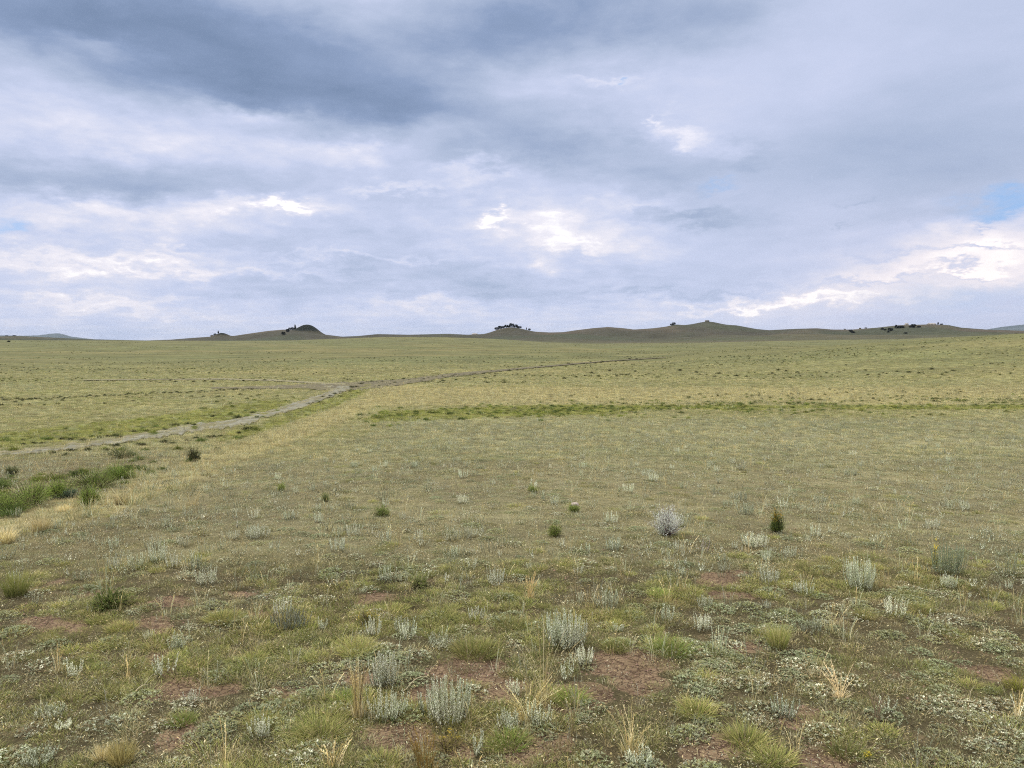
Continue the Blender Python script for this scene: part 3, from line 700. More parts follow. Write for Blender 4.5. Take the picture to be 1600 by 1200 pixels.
add_sage(1225, 1120, 34, 50, 'grey sage clump near the bottom right beside thin straw stalks', .9)
add_sage(1255, 925, 18, 46, 'flat whitish sage left of the upright silver sagebrush', 1.1)
add_sage(1262, 985, 16, 60, 'flat grey sage patch below the flat whitish one', 1.0, cols=GRY)
add_sage(1385, 1115, 28, 30, 'little silver sprig in the lower right grass', .7)
add_sage(805, 1085, 24, 40, 'small silver sage on red soil between two largest clumps', .9)
add_sage(1575, 900, 40, 40, 'pale open sage at the right edge level with the grey-green sagebrush', .7, cols=GRY + TAN[:1])
add_sage(1200, 905, 24, 50, 'loose grey and straw sage up left of the yellow-green tuft', .6, cols=GRY + TAN[:1])

add_bush(597, 806, 17, 34, 'bright green small shrub under a dry pale top on the brown turf', BRG + OLV[:1], n=130)
add_sage(602, 792, 14, 22, 'dry pale sprig right behind the bright green small shrub', .8)
add_bush(832, 770, 14, 20, 'small olive shrub with a frosted pale top beyond the turf centre', BRG + OLV[:2], n=100)
add_sage(834, 762, 14, 22, 'frosted pale sprig on top of the small olive shrub', .9)
add_bush(867, 838, 20, 26, 'bright green low shrub at the centre of the turf', BRG + OLV[:1], n=130)
add_bush(897, 800, 12, 20, 'small yellow-green shrub beside the white rock', BRG + OLV[:1], n=130)
add_bush(440, 768, 14, 14, 'tiny green shrub left of the pale twisted sprigs', BRG + OLV[:2], n=70)
add_bush(509, 784, 16, 14, 'tiny dark shrub with pale stems on the left turf', DKG + OLV[:2], n=70)
add_bush(655, 918, 22, 34, 'olive grass-like shrub at the top of the green foreground', OLV + BRG[:2], n=160)
add_bush(172, 950, 27, 60, 'dark green leafy herb with tall seed stems on bare soil', DKG + BRG[:2] + OLV[:3], n=200, L=.03, name='green_herb', cat='herb')
add_grass(168, 948, 92, 50, 'tall pale green seed stems rising out of the dark leafy herb', OLV[:1] + TAN[:1] + GRY[:1], 'stalks', 14, .35)
add_bush(190, 716, 20, 60, 'grey-green shrub under the track near the left side', [lin(104, 112, 72), lin(120, 126, 86)], n=200)
add_bush(303, 722, 24, 26, 'dark grey-green shrub standing in straw grass below the track', [lin(104, 108, 72), lin(122, 124, 84)], n=200)
add_bush(18, 742, 14, 22, 'small dark round shrub at the left edge below the track', [lin(96, 102, 64), lin(112, 116, 78)], n=150)
for q in [(12, 800, 26, 90, 'green rabbitbrush cut by the left edge of the picture'), (48, 790, 34, 72, 'largest bright green rabbitbrush near the left edge'), (92, 778, 24, 52, 'green rabbitbrush between the largest one and the long low one'),
          (150, 764, 26, 84, 'long low bright green rabbitbrush below the track'), (185, 750, 20, 60, 'farthest bright green rabbitbrush of the left row'), (140, 790, 24, 34, 'dark green shrub with grey base in front of the long low rabbitbrush')]:
    add_bush(q[0], q[1], q[2] * 1.35, q[3] * 1.15, q[4], cols=BRG + BGR + DKG[:1], n=520, L=.022, name='rabbitbrush', group='green rabbitbrush row below the track')
add_bush(112, 778, 16, 34, 'bluish grey-green sage bush inside the rabbitbrush row', [lin(120, 140, 116), lin(104, 124, 100)], n=200)
add_grass(65, 832, 48, 46, 'bushy straw coloured bunch in front of the green rabbitbrush', TAN, 'blades', 26, .45)
add_grass(8, 850, 42, 44, 'straw bunch cut by the left edge of the picture', TAN, 'blades', 24, .45)
add_grass(100, 800, 20, 26, 'small straw tuft in the middle of the rabbitbrush row', TAN, 'blades', 14, .45)
add_grass(192, 788, 30, 44, 'brownish straw bunch at the right end of the rabbitbrush row', TAN + BRN, 'blades', 20, .4)
add_grass(302, 790, 36, 36, 'leaning straw tuft right of the rabbitbrush row', TAN, 'stalks', 22, .6)
add_grass(828, 936, 42, 30, 'tan dry grass tuft beside grey sage at the centre', [lin(204, 184, 142), lin(186, 166, 124)], 'stalks', 20, .3)
add_grass(968, 905, 36, 18, 'small upright straw tuft beyond the green cushions', TAN, 'stalks', 8, .2)
add_grass(1068, 925, 36, 34, 'thin straw tuft above the right green cushions', TAN, 'stalks', 9, .25)
add_grass(1216, 1012, 62, 60, 'yellow-green upright grass tuft at the right of centre', [lin(168, 168, 104), lin(146, 154, 86), lin(190, 180, 128)], 'blades', 20, .25, 'green_grass_tuft')
add_grass(1322, 1060, 108, 22, 'tall single yellowish seed stem at the right', [lin(176, 168, 112), lin(160, 156, 100)], 'stalks', 4, .12)
add_grass(1312, 1092, 56, 36, 'bleached straw stalks fanning out below the tall seed stem', [lin(214, 200, 166), lin(200, 186, 148)], 'stalks', 14, .6)
add_grass(1370, 1125, 44, 20, 'pinkish straw tuft right below the bleached stalks', [lin(206, 184, 152), lin(190, 170, 140)], 'stalks', 12, .3)
add_grass(190, 1196, 60, 60, 'yellow straw tuft at the bottom edge on the left', [lin(200, 184, 122), lin(184, 172, 110)], 'blades', 18, .35)
add_grass(160, 1190, 44, 40, 'shorter straw tuft at the left side of the yellow one', TAN, 'blades', 12, .35)
add_grass(520, 1196, 46, 80, 'brownish tan tuft at the bottom edge left of the bare soil', TAN + BRN[:1], 'stalks', 18, .5)
add_grass(665, 1200, 60, 80, 'golden stalks at the bottom edge under the largest sagebrush', [lin(190, 162, 96), lin(170, 144, 86)], 'stalks', 26, .35)
add_grass(985, 1180, 84, 60, 'spread of straw grass with thin leaning stems at the bottom right of centre', TAN + OLV[:1], 'stalks', 20, .6)
add_grass(895, 1150, 60, 20, 'thin golden tuft between the green cushions at the bottom', TAN, 'stalks', 9, .2)
add_grass(1590, 1120, 50, 24, 'white-tipped straw tuft at the right edge', TAN + SIL[:1], 'stalks', 10, .4)
add_grass(90, 1050, 50, 30, 'thin reddish straw tuft in the left foreground', TAN + BRN[3:], 'stalks', 9, .2)
add_grass(200, 1060, 44, 14, 'few upright straw stems right of the reddish tuft', TAN, 'stalks', 5, .12)
add_grass(25, 930, 66, 60, 'yellow-green tall bunch at the left edge', [lin(168, 168, 96), lin(150, 156, 84), lin(186, 180, 120)], 'blades', 20, .3, 'green_grass_tuft')
add_grass(350, 970, 26, 60, 'rounded green cushion with spiky blades on the bare left soil', GRN, 'cushion', name='grass_cushion')
for q in [(190, 984, 20, 50, 'yellow-green domed cushion on the bare red soil, leftmost of the bare patch'), (962, 1016, 30, 44, 'dense green cushion at the left end of the pair above the red soil', ),
          (1048, 1020, 34, 72, 'brightest green long cushion above the right end of the red soil'), (890, 1096, 30, 66, 'deep green cushion beside the tallest straw grass'), (560, 1022, 36, 64, 'tall rounded green cushion up left of the dense silver sagebrush'),
          (688, 965, 24, 60, 'green cushion between two grey sage patches left of centre'), (745, 1020, 30, 90, 'broad green cushion above the bare soil left of centre'), (800, 980, 24, 60, 'olive cushion behind the broad sagebrush'),
          (1165, 1160, 40, 70, 'large soft green cushion near the bottom right of centre'), (1090, 1115, 36, 60, 'pale green cushion right of the bare soil'), (1210, 1190, 34, 70, 'green cushion at the bottom edge right of centre'),
          (1320, 1180, 30, 60, 'green cushion by small yellow flowers at the bottom right'), (1590, 1075, 26, 44, 'lime yellow-green cushion at the right edge'), (1550, 950, 18, 34, 'small dark green cushion up from the right edge'),
          (795, 1165, 36, 70, 'bright green cushion at the foot of the silver sage clump'), (600, 1196, 34, 60, 'green cushion on the bottom edge left of the golden stalks'), (285, 1130, 26, 44, 'bright green tuft beside the thin white-tipped sage'),
          (1440, 955, 20, 40, 'dark green cushion left of the small one near the right edge'), (1350, 965, 20, 36, 'green cushion below the upright silver sagebrush'), (410, 1130, 26, 60, 'olive green cushion near the bottom left'),
          (540, 1095, 24, 50, 'bright green cushion at the left foot of the dry tan stalks'), (1030, 930, 18, 36, 'small green cushion beyond the bright silver sage'), (500, 1150, 34, 90, 'broad green cushion left of the bare soil at the bottom')]:
    add_grass(*q, cols=BGR + GRN[:2] if 'bright' in q[4] or 'deep' in q[4] else ([lin(172, 172, 70), lin(156, 160, 64)] if 'lime' in q[4] else GRN), kind='cushion', name='grass_cushion', group='green grass cushions in the foreground')
add_bush(1357, 1190, 18, 8, 'tiny yellow flower beside a green cushion at the bottom right', GRN, YEL, 14, .012, name='yellow_flower', cat='wildflower')
add_bush(572, 975, 22, 40, 'yellow flowering low herb behind the tall rounded cushion', GRN, YEL, 90, .014, name='yellow_flower', cat='wildflower')
add_bush(700, 1172, 30, 70, 'sparse tawny herb with dull yellow flowers below the largest sagebrush', [lin(150, 138, 80), lin(130, 124, 72)], lin(176, 156, 70), 60, .014, name='yellow_flower', cat='wildflower')

# rock and fallen sticks
def rock(name, px, py, wp, hp, label, cat='rock', col=(lin(196, 186, 176), lin(160, 150, 140)), pt=None, seed=0, mat=None, group=None):
    if pt is None: x, y, z, m = place(px, py)
    else: (x, y, z), m = pt, math.hypot(pt[0], pt[1]) / F
    import bmesh
    bm = bmesh.new(); bmesh.ops.create_icosphere(bm, subdivisions=3, radius=1)
    rg = np.random.default_rng(seed + 5)
    off = rg.uniform(0, 50, 3)
    for v in bm.verts:
        n = fbm(np.array([v.co.x * 1.3 + off[0] + v.co.z]), np.array([v.co.y * 1.3 + off[1] - v.co.z]), seed, 3)[0]
        k = .7 + .6 * n; v.co = (max(-.75, min(.75, v.co.x * k)) * wp * m * .62, v.co.y * k * wp * m * .45, max(-.3, min(.8, v.co.z * k)) * hp * m)
    me = bpy.data.meshes.new(name); bm.to_mesh(me); bm.free(); me.materials.append(mat or M_rock)
    o = link(name, me, None, (x, y, z), rg.uniform(-.3, .3)); tag(o, label, cat, group)
    return o
M_rock = simple_mat('pale_stone', lin(192, 180, 170), lin(150, 138, 128), 30)
M_rockfar = simple_mat('outcrop_stone', lin(120, 116, 104), lin(92, 88, 78), .4)
M_rockpale = simple_mat('bleached_outcrop_stone', lin(176, 172, 164), lin(146, 140, 130), .4)
rock('rock', 898, 791, 12, 7, 'small pinkish white rock on the turf beside a yellow-green shrub', seed=3)
def stick(pa, pb, label, r, col, arch=0.02, seed=0):
    a = np.array(ground(*pa)); b = np.array(ground(*pb)); V, Fc, C = [], [], []
    pts = []
    for t in np.linspace(0, 1, 7):
        p = a + (b - a) * t; p[2] = float(Z(p[0], p[1])) + .02 + arch * math.sin(t * math.pi); pts.append(p - a)
    tube(V, Fc, C, pts, r, r * .5, col, 5)
    tube(V, Fc, C, [pts[4], pts[4] + np.array([.02, .03, .03]), pts[4] + np.array([.05, .05, .05])], r * .5, r * .25, col, 4)
    o = link('fallen_stem', mesh('fallen_stem', V, Fc, C, M_wood), None, tuple(a)); tag(o, label, 'stem')
stick((634, 1084), (682, 1076), 'bleached arching dead stem on the soil between the two sage clumps', .0022, lin(206, 196, 160), .05)
stick((212, 1086), (232, 1076), 'short pale broken stem lying on the left foreground grass', .0028, lin(196, 184, 150), .01)
stick((1484, 1104), (1530, 1106), 'straight pale straw lying on the grass at the lower right', .0018, lin(210, 200, 166), .01)

# ------------------------------------------------------------ repeated small plants
def dup(root, loc, rz, sc, label=None, group=None):
    r = root.copy(); COL.objects.link(r); r.location = loc; r.rotation_euler = (0, 0, rz); r.scale = (sc, sc, sc)
    if label: r['label'] = label
    if group: r['group'] = group
    return r
protos = []
for k in range(7):
    (V, Fc, C), (V2, F2, C2) = sage(6 + 3 * k, .05 + .008 * k, .13, 1500 + k, .6, SIL if k % 2 else GRY + SIL[:1], .015, 40)
    n0 = len(V); V += V2; Fc += [tuple(i + n0 for i in f) for f in F2]; C += C2
    protos.append(mesh('silver_sprig', V, Fc, C, M_sage))
first = None; cnt = 0
sx, sy, sz, sr = sample(900, 4.2, 30, 1.5, 33)
spx, spy, _, sW = zones(sx, sy, sz)
for i in range(len(sx)):
    if cnt >= 230: break
    if not (648 < spy[i] < 1150 and 20 < spx[i] < 1590): continue
    pk = .75 * sW['turf'][i] + .5 * sW['front'][i] + .6 * sW['pale'][i]
    if random.random() > pk or (spy[i] > 720 and spx[i] < 260 and spy[i] < 800): continue
    o = bpy.data.objects.new('silver_sprig', protos[cnt % 7]); COL.objects.link(o)
    o.location = (sx[i], sy[i], sz[i] - .002); o.rotation_euler = (0, 0, random.uniform(0, 6.28)); s = random.uniform(.35, .95) * (1 + sr[i] * .018); o.scale = (s, s, s)
    tag(o, 'small silvery sage sprig scattered over the brown and green turf', 'sagebrush', 'small silver sprigs scattered over the turf'); cnt += 1

shp = []
for k in range(4):
    f, w_, _ = bush(.5, .42, 140, 1600 + k, [lin(58, 66, 38), lin(74, 82, 46), lin(48, 54, 34), lin(90, 92, 58)], .09)
    n0 = len(f[0]); f[0].extend(w_[0]); f[1].extend([tuple(i + n0 for i in q) for q in w_[1]]); f[2].extend(w_[2])
    shp.append(mesh('dark_shrub', *f, M_veg))
def shrub_row(pts, n, h0, h1, label, group, jit=.8, cat='shrub'):
    p = np.array(pts, float)
    for i in range(n):
        t = (i + random.random()) / n * (len(p) - 1); k = min(int(t), len(p) - 2); q = p[k] + (p[k + 1] - p[k]) * (t - k)
        x, y, z, m = place(q[0], q[1] + random.gauss(0, jit)); o = bpy.data.objects.new('roadside_shrub', shp[i % 4]); COL.objects.link(o)
        s = random.uniform(h0, h1) * m / .42; o.location = (x, y, z - .01); o.rotation_euler = (0, 0, random.uniform(0, 6.28)); o.scale = (s * random.uniform(1, 1.7), s * random.uniform(1, 1.5), s)
        tag(o, label, cat, group)
shrub_row([(0, 625.5), (60, 624), (140, 620), (220, 616), (300, 613), (400, 608)], 85, 1.6, 3.0, 'low dark shrub in the row along the road bank on the left plain', 'dark shrubs along the left road bank')
shrub_row([(230, 598), (300, 596), (400, 596), (470, 596)], 22, 1.6, 3.0, 'dark shrub dotted beside the faint path on the left plain', 'dark shrubs beside the faint path', 2)
shrub_row([(560, 599), (620, 596), (700, 588), (800, 578.5), (900, 569), (1000, 562)], 60, 1.3, 2.6, 'low dark shrub along the road climbing to the right', 'dark shrubs along the road', 1.1)
shrub_row([(580, 603), (640, 600), (760, 592), (900, 589)], 20, 1.6, 3.2, 'dark shrub on the plain just below the climbing road', 'dark shrubs below the road', 3)
shrub_row([(900, 590), (1000, 584), (1200, 584), (1350, 582), (1500, 580)], 50, 1.4, 3.2, 'dark green shrub on the right rise of the plain', 'dark shrubs on the right rise', 4)
shrub_row([(1120, 558), (1240, 557)], 12, .8, 1.6, 'tiny dark shrub in the short row on the right slope', 'dark shrub row on the right slope', .5)
shrub_row([(20, 697), (120, 688), (200, 679), (290, 664), (400, 645)], 18, 3, 6, 'dark green shrub on the far edge of the pale track', 'shrubs on the far edge of the track', 2)
shrub_row([(40, 712), (140, 706), (240, 692), (330, 684), (420, 662)], 18, 3.5, 7, 'dark shrub on the near edge of the pale track', 'shrubs on the near edge of the track', 3)
shrub_row([(285, 576), (320, 576)], 6, .9, 1.7, 'tiny dark shrub in the short row on the left slope', 'dark shrub row on the left slope', .4)
shrub_row([(570, 603), (520, 618), (480, 632)], 14, 2, 4, 'dark shrub along the near bank at the track junction', 'shrubs at the track junction', 2)

# ------------------------------------------------------------ trees on the hills
M_bark = veg_material('bark', rand=.05, trans=0, warm=0)
def tree_mesh(kind, seed):
    """unit-height tree: (crown arrays, trunk arrays)"""
    rg = np.random.default_rng(seed); V, Fc, C = [], [], []; V2, F2, C2 = [], [], []
    tube(V2, F2, C2, [(0, 0, 0), (.01, 0, .3), (-.01, .01, .6), (0, 0, .85)], .045, .012, lin(84, 70, 58), 6)
    for k in range(9):
        a = k * 2.4; z0 = .2 + .06 * k; L = .3 if kind == 'round' else .2 * (1 - z0) + .08
        tube(V2, F2, C2, [(0, 0, z0), (math.cos(a) * L * .6, math.sin(a) * L * .6, z0 + .08), (math.cos(a) * L, math.sin(a) * L, z0 + .14)], .014, .004, lin(84, 70, 58), 4)
    cl = []
    for k in range(70):
        a = rg.uniform(0, 6.283); h = rg.uniform(.16, .95)
        R = (.46 * math.sqrt(max(0, 1 - ((h - .52) / .5) ** 2)) if kind == 'round' else .30 * (1.03 - h) + .02) * rg.uniform(.45, 1.1)
        cl.append((R * math.cos(a), R * math.sin(a), h))
    for c in cl:
        s = .1 if kind == 'round' else .07
        cc = np.array(lin(36, 47, 34)) * rg.uniform(.6, 1.35)
        for m in range(26):
            p = np.array(c) + rg.normal(0, s * .5, 3)
            leaf(V, Fc, C, p, rg.normal(0, 1, 3) + np.array([0, 0, .6]), (0, .2, 1), rg.uniform(.07, .13), .07, cc * rg.uniform(.85, 1.15))
    return (V, Fc, C), (V2, F2, C2)
TM = {}
for kd in ('round', 'conical'):
    for v in range(3):
        a, b = tree_mesh(kd, 1700 + v + (10 if kd == 'round' else 0)); TM[kd, v] = (mesh('crown', *a, M_tree), mesh('trunk', *b, M_bark))
tcount = 0
def tree(px, py, hp, wp, kind, label, D=None, group=None):
    global tcount
    if D is None: x, y, z = ground(px, py)
    else: x, y, z = crest_pt(px, D)
    if kind == 'round': wp *= 1.4
    m = y / F; v = tcount % 3; tcount += 1
    cr, tk = TM[kind, v]; e = empty('juniper_tree' if kind == 'round' else 'conifer_tree', x, y, z - .1, random.uniform(0, 6.28)); h = hp * m
    wn = .9 if kind == 'round' else .6
    e.scale = (wp * m / wn, wp * m / wn, h); tag(e, label, 'tree', group)
    link('crown', cr, e); link('trunk', tk, e)
tree(337, 0, 4.5, 3.5, 'round', 'round dark tree at the left foot of the leftmost knoll', 1470)
tree(342, 0, 4.5, 2.2, 'conical', 'thin pointed tree on top of the leftmost knoll', 1450)
tree(462, 0, 8.5, 4, 'conical', 'tallest pointed tree, left of the dark dome', 1490)
tree(458, 0, 4.5, 4, 'round', 'bushy tree hugging the tallest pointed tree by the dark dome', 1490)
tree(454, 0, 3.6, 3.6, 'round', 'low tree left of the bushy one on the crest by the dark dome', 1480)
tree(449.5, 518.5, 4.4, 4.4, 'round', 'upper of two isolated dark trees on the slope left of the dome', None)
tree(443, 522.8, 4.4, 4.4, 'round', 'lower of two isolated dark trees on the slope left of the dome', None)
lab = ['leftmost tree of the cluster on the middle knoll', 'second tree from the left on the middle knoll', 'third tree from the left on the middle knoll', 'fourth tree from the left on the middle knoll', 'fifth tree from the left on the middle knoll', 'tallest tree on top of the middle knoll', 'wide tree just right of the tallest on the middle knoll', 'flat tree right of the top on the middle knoll', 'thin pointed tree on the right shoulder of the middle knoll', 'small round tree at the right end of the middle knoll']
for (q, l) in zip([(776, 4.2, 4.5, 'round'), (781.5, 4.8, 5, 'round'), (786, 3.6, 4, 'round'), (791, 4.5, 4.5, 'round'), (794.5, 3, 4, 'round'), (799.5, 6, 5.5, 'round'), (805, 4.5, 6, 'round'), (811, 3, 6, 'round'), (822.5, 3.8, 1.8, 'conical'), (827, 3.2, 2.6, 'round')], lab):
    tree(q[0], 0, q[1], q[2], q[3], 'dark green ' + l, 1462, 'trees on the middle knoll')
tree(1052, 0, 3.6, 4, 'round', 'lone dark tree on the left shoulder of the highest hill', 1500)
tree(1049, 0, 2.4, 4, 'round', 'smaller dark tree beside the lone one on the shoulder of the highest hill', 1495)
for (px_, py_, h_, w_, kd, D_, l) in [(1329, 518.5, 3.6, 3.8, 'round', None, 'round tree at the left start of the right hill'), (1332.5, 520, 2.6, 4.5, 'round', None, 'low tree touching the first tree of the right hill'),
    (1351.5, 0, 1.8, 2.6, 'round', 1500, 'tiny tree on the skyline left of the right hill top'), (1319, 0, 1.3, 2, 'round', 1500, 'tiny skyline tree far left of the right hill'),
    (1378.5, 515.5, 3.5, 3.5, 'round', None, 'leftmost tree of the upper slope group on the right hill'), (1383, 516.3, 2.4, 3, 'round', None, 'low tree of the upper slope group on the right hill'),
    (1391.5, 517, 4.6, 5, 'round', None, 'wide tree in the middle of the right hill slope'), (1388, 519.5, 3, 2.2, 'round', None, 'small tree below the wide one on the right hill slope'),
    (1400, 513, 5.5, 4.5, 'conical', None, 'pointed tree near the top left of the right hill'), (1404, 513, 4, 5, 'round', None, 'round tree at the foot of the pointed tree on the right hill'), (1409, 512.5, 3.6, 5.5, 'round', None, 'broad low tree left of the pale outcrop on the right hill'),
    (1422, 511.5, 2.4, 3, 'round', None, 'small tree just right of the pale outcrop on the right hill'), (1427, 511.8, 5.2, 5.5, 'round', None, 'dense tree at the top centre of the right hill'), (1435.5, 511.5, 2.6, 4, 'round', None, 'low tree right of the dense top tree of the right hill'),
    (1415, 521.5, 2.4, 4.2, 'round', None, 'lowest lone tree on the right hill slope'), (1464, 0, 4.2, 2.6, 'conical', 1500, 'pointed tree on the skyline right of the pale ledge'), (1469.5, 0, 2, 3, 'round', 1500, 'tiny tree at the right foot of the skyline pointed tree'),
    (13.5, 534.5, 2.6, 3, 'round', None, 'lone dark tree at the far left of the plain'), (12, 0, 1.4, 3, 'round', 1500, 'tiny tree on the far left skyline'), (24, 0, 1.4, 4, 'round', 1500, 'low tree right of it on the far left skyline')]:
    tree(px_, py_, h_, w_, kd, l, D_, 'trees on the right hill' if px_ > 1300 else None)
rock('rock_outcrop', 0, 0, 5, 3.2, 'pale rock outcrop between trees on top of the right hill', pt=crest_pt(1415, 1490), seed=11, mat=M_rockpale)
rock('rock_outcrop', 0, 0, 11, 2.2, 'long pale rock ledge on the skyline of the right hill', pt=crest_pt(1454, 1500), seed=12, mat=M_rockpale)
rock('rock_outcrop', 0, 0, 9, 2.2, 'faint pale rock ledge on the skyline left of the middle knoll', pt=crest_pt(742, 1510), seed=13, mat=M_rockpale)
rock('rock_outcrop', 0, 0, 7, 2.5, 'dark rock cap on the summit of the highest hill', pt=crest_pt(1104, 1500), seed=14, mat=M_rockfar)
rock('rock_outcrop', 0, 0, 4, 3, 'small rock on the left foot of the leftmost knoll', pt=crest_pt(332, 1470), seed=15, mat=M_rockfar)
rock('rock_outcrop', 0, 0, 3, 2, 'reddish rock on the skyline left of the right hill', pt=crest_pt(1342.5, 1500), seed=16, mat=M_rockfar)

# ------------------------------------------------------------ distant mountains
def mountains(name, pts, D, depth):
    p = np.array(pts, float); xs = np.linspace(p[0, 0], p[-1, 0], 160); V = []; Fc = []; nr = 12
    for i, x_ in enumerate(xs):
        a = math.atan((x_ - PX0) / F); top = EYE + (HOR - np.interp(x_, p[:, 0], p[:, 1]) + (vn(x_ * .35, .5, 99) - .5) * .8) / F * math.cos(a) * D
        for j in range(nr + 1):
            t = j / nr * 2 - 1; r = D + depth * t; h = -45 + (top + 45) * (1 - abs(t)) ** (.9) * (1 if abs(t) < .01 else .92 + .16 * vn(x_ * .2, j, 97))
            V.append((r * math.sin(a), r * math.cos(a), h))
        if i:
            q = (nr + 1) * i; b = q - nr - 1
            for j in range(nr): Fc.append((b + j, b + j + 1, q + j + 1, q + j))
    me = mesh(name, V, Fc, None, M_mount)
    for f in me.polygons: f.use_smooth = True
    if me.polygons[0].normal.z < 0: me.flip_normals()
    tag(link(name, me), kind='structure')
M_mount = simple_mat('forested_mountain', lin(52, 66, 66), lin(66, 78, 76), .002, bump=0)
mountains('distant_mountains', [(-260, 531), (-120, 523), (-40, 522), (0, 524), (40, 524.5), (62, 524), (80, 521.5), (92, 520.8), (102, 522.5), (112, 525.5), (130, 528), (170, 533)], 14000, 2600)
mountains('distant_hills', [(1520, 518), (1545, 514), (1562, 511), (1580, 509), (1600, 507), (1650, 503), (1720, 506), (1850, 516)], 14000, 2600)

# ------------------------------------------------------------ haze
def haze():
    R = 16800; zb, zt = -60, 185
    V = [(-R, -400, zb), (R, -400, zb), (R, R, zb), (-R, R, zb), (-R, -400, zt), (R, -400, zt), (R, R, zt), (-R, R, zt)]
    V = [(v[0], v[1] if v[1] > 0 else -R, v[2]) for v in V]
    me = mesh('haze', V, [(0, 3, 2, 1), (4, 5, 6, 7), (0, 1, 5, 4), (1, 2, 6, 5), (2, 3, 7, 6), (3, 0, 4, 7)])
    m, t = newmat('haze_air'); v = t.add('ShaderNodeVolumePrincipled')
    v.inputs['Color'].default_value = (.70, .83, 1.0, 1); v.inputs['Density'].default_value = HAZE; v.inputs['Anisotropy'].default_value = 0
    o = t.add('ShaderNodeOutputMaterial'); t.l.new(v.outputs[0], o.inputs['Volume']); me.materials.append(m)
    tag(link('haze', me), 'thin blue-grey air haze over the whole plain', 'haze', kind='stuff')
HAZE = 2.4e-5
if HAZE: haze()

# ------------------------------------------------------------ sky
SUN_EL, SUN_AZ = math.radians(52), math.radians(-60)
w = bpy.data.worlds.new('World'); S.world = w; w.use_nodes = True; w.node_tree.nodes.clear(); t = NT(w.node_tree)
tc = t.add('ShaderNodeTexCoord'); D = tc.outputs['Generated']
sp = t.add('ShaderNodeSeparateXYZ'); t.put(sp.inputs[0], D)
dx, dy, dz = sp.outputs; dzc = t.math('MAXIMUM', dz, 0.0)
az = t.math('ARCTAN2', dx, dy); el = t.math('ARCSINE', dz)
cb = t.add('ShaderNodeCombineXYZ'); t.put(cb.inputs[0], az); t.put(cb.inputs[1], el); P = cb.outputs[0]
# warp: soft, wide sideways
dv = t.add('ShaderNodeCombineXYZ'); t.put(dv.inputs[0], dx); t.put(dv.inputs[1], dy); t.put(dv.inputs[2], t.math('MULTIPLY', dz, 2.6))
wn = t.noise(dv.outputs[0], 5, 6, .6, out=1); wn2 = t.noise(dv.outputs[0], 22, 4, .6, out=1)
def warp(Pv, a1, a2):
    o1 = t.vec('MULTIPLY', t.vec('SUBTRACT', wn, (.5, .5, .5)), (a1 * 1.6, a1 * .7, 0)); o2 = t.vec('MULTIPLY', t.vec('SUBTRACT', wn2, (.5, .5, .5)), (a2 * 1.4, a2, 0))
    return t.vec('ADD', Pv, t.vec('ADD', o1, o2))
Psoft = warp(P, .11, .03); Phard = warp(P, .05, .075)
def blob(Pv, bx, by, rx, ry, amp, rot=0, acc=None):
    cx = (bx - PX0) / F; cy = (PY0 - by) / F; d = np.array([cx, CT - cy * ST, ST + cy * CT]); d /= np.linalg.norm(d)
    a = math.atan2(d[0], d[1]); e = math.asin(d[2]); ca = math.cos(a)
    mp = t.add('ShaderNodeMapping', vector_type='TEXTURE'); mp.inputs['Location'].default_value = (a, e, 0)
    mp.inputs['Rotation'].default_value = (0, 0, math.radians(rot)); mp.inputs['Scale'].default_value = (rx / F * ca * ca, ry / F * ca, 1)
    t.put(mp.inputs[0], Pv); q = t.vec('DOT_PRODUCT', mp.outputs[0], mp.outputs[0], out=1)
    return t.math('MULTIPLY_ADD', t.math('POWER', math.exp(-1), q), amp, 0.0 if acc is None else acc)
SOFT = [(120, 10, 350, 66, -.36), (420, 60, 260, 50, -.20), (310, 120, 320, 60, -.30, -4), (610, 170, 210, 40, -.30, -4), (870, 35, 260, 52, -.36), (660, 90, 200, 40, -.16), (870, 232, 190, 42, -.24), (130, 282, 240, 34, -.24), (1470, 235, 240, 110, -.20), (1060, 262, 160, 30, -.10), (1130, 10, 60, 30, -.1),
        (560, 50, 90, 35, .07), (1250, 80, 180, 90, .05), (700, 445, 420, 26, -.12), (600, 372, 200, 14, -.08), (250, 378, 220, 10, -.08), (430, 285, 200, 16, -.08), (1330, 330, 160, 60, -.02),
        (180, 82, 75, 14, .20), (385, 178, 90, 15, .30), (120, 200, 210, 36, .14), (530, 236, 90, 16, .26), (280, 230, 180, 24, .10), (715, 208, 90, 22, .18), (50, 150, 70, 40, .05), (1000, 160, 160, 50, .06), (1500, 495, 160, 30, -.10), (780, 505, 800, 30, .05),
        (440, 335, 180, 30, .14), (800, 345, 130, 36, .12), (890, 375, 130, 45, .20), (180, 345, 240, 36, .12), (150, 425, 260, 34, .14), (1530, 400, 190, 60, .20), (1090, 205, 110, 30, .08), (1280, 470, 240, 28, .16), (150, 480, 260, 24, .08), (700, 490, 300, 18, .06)]
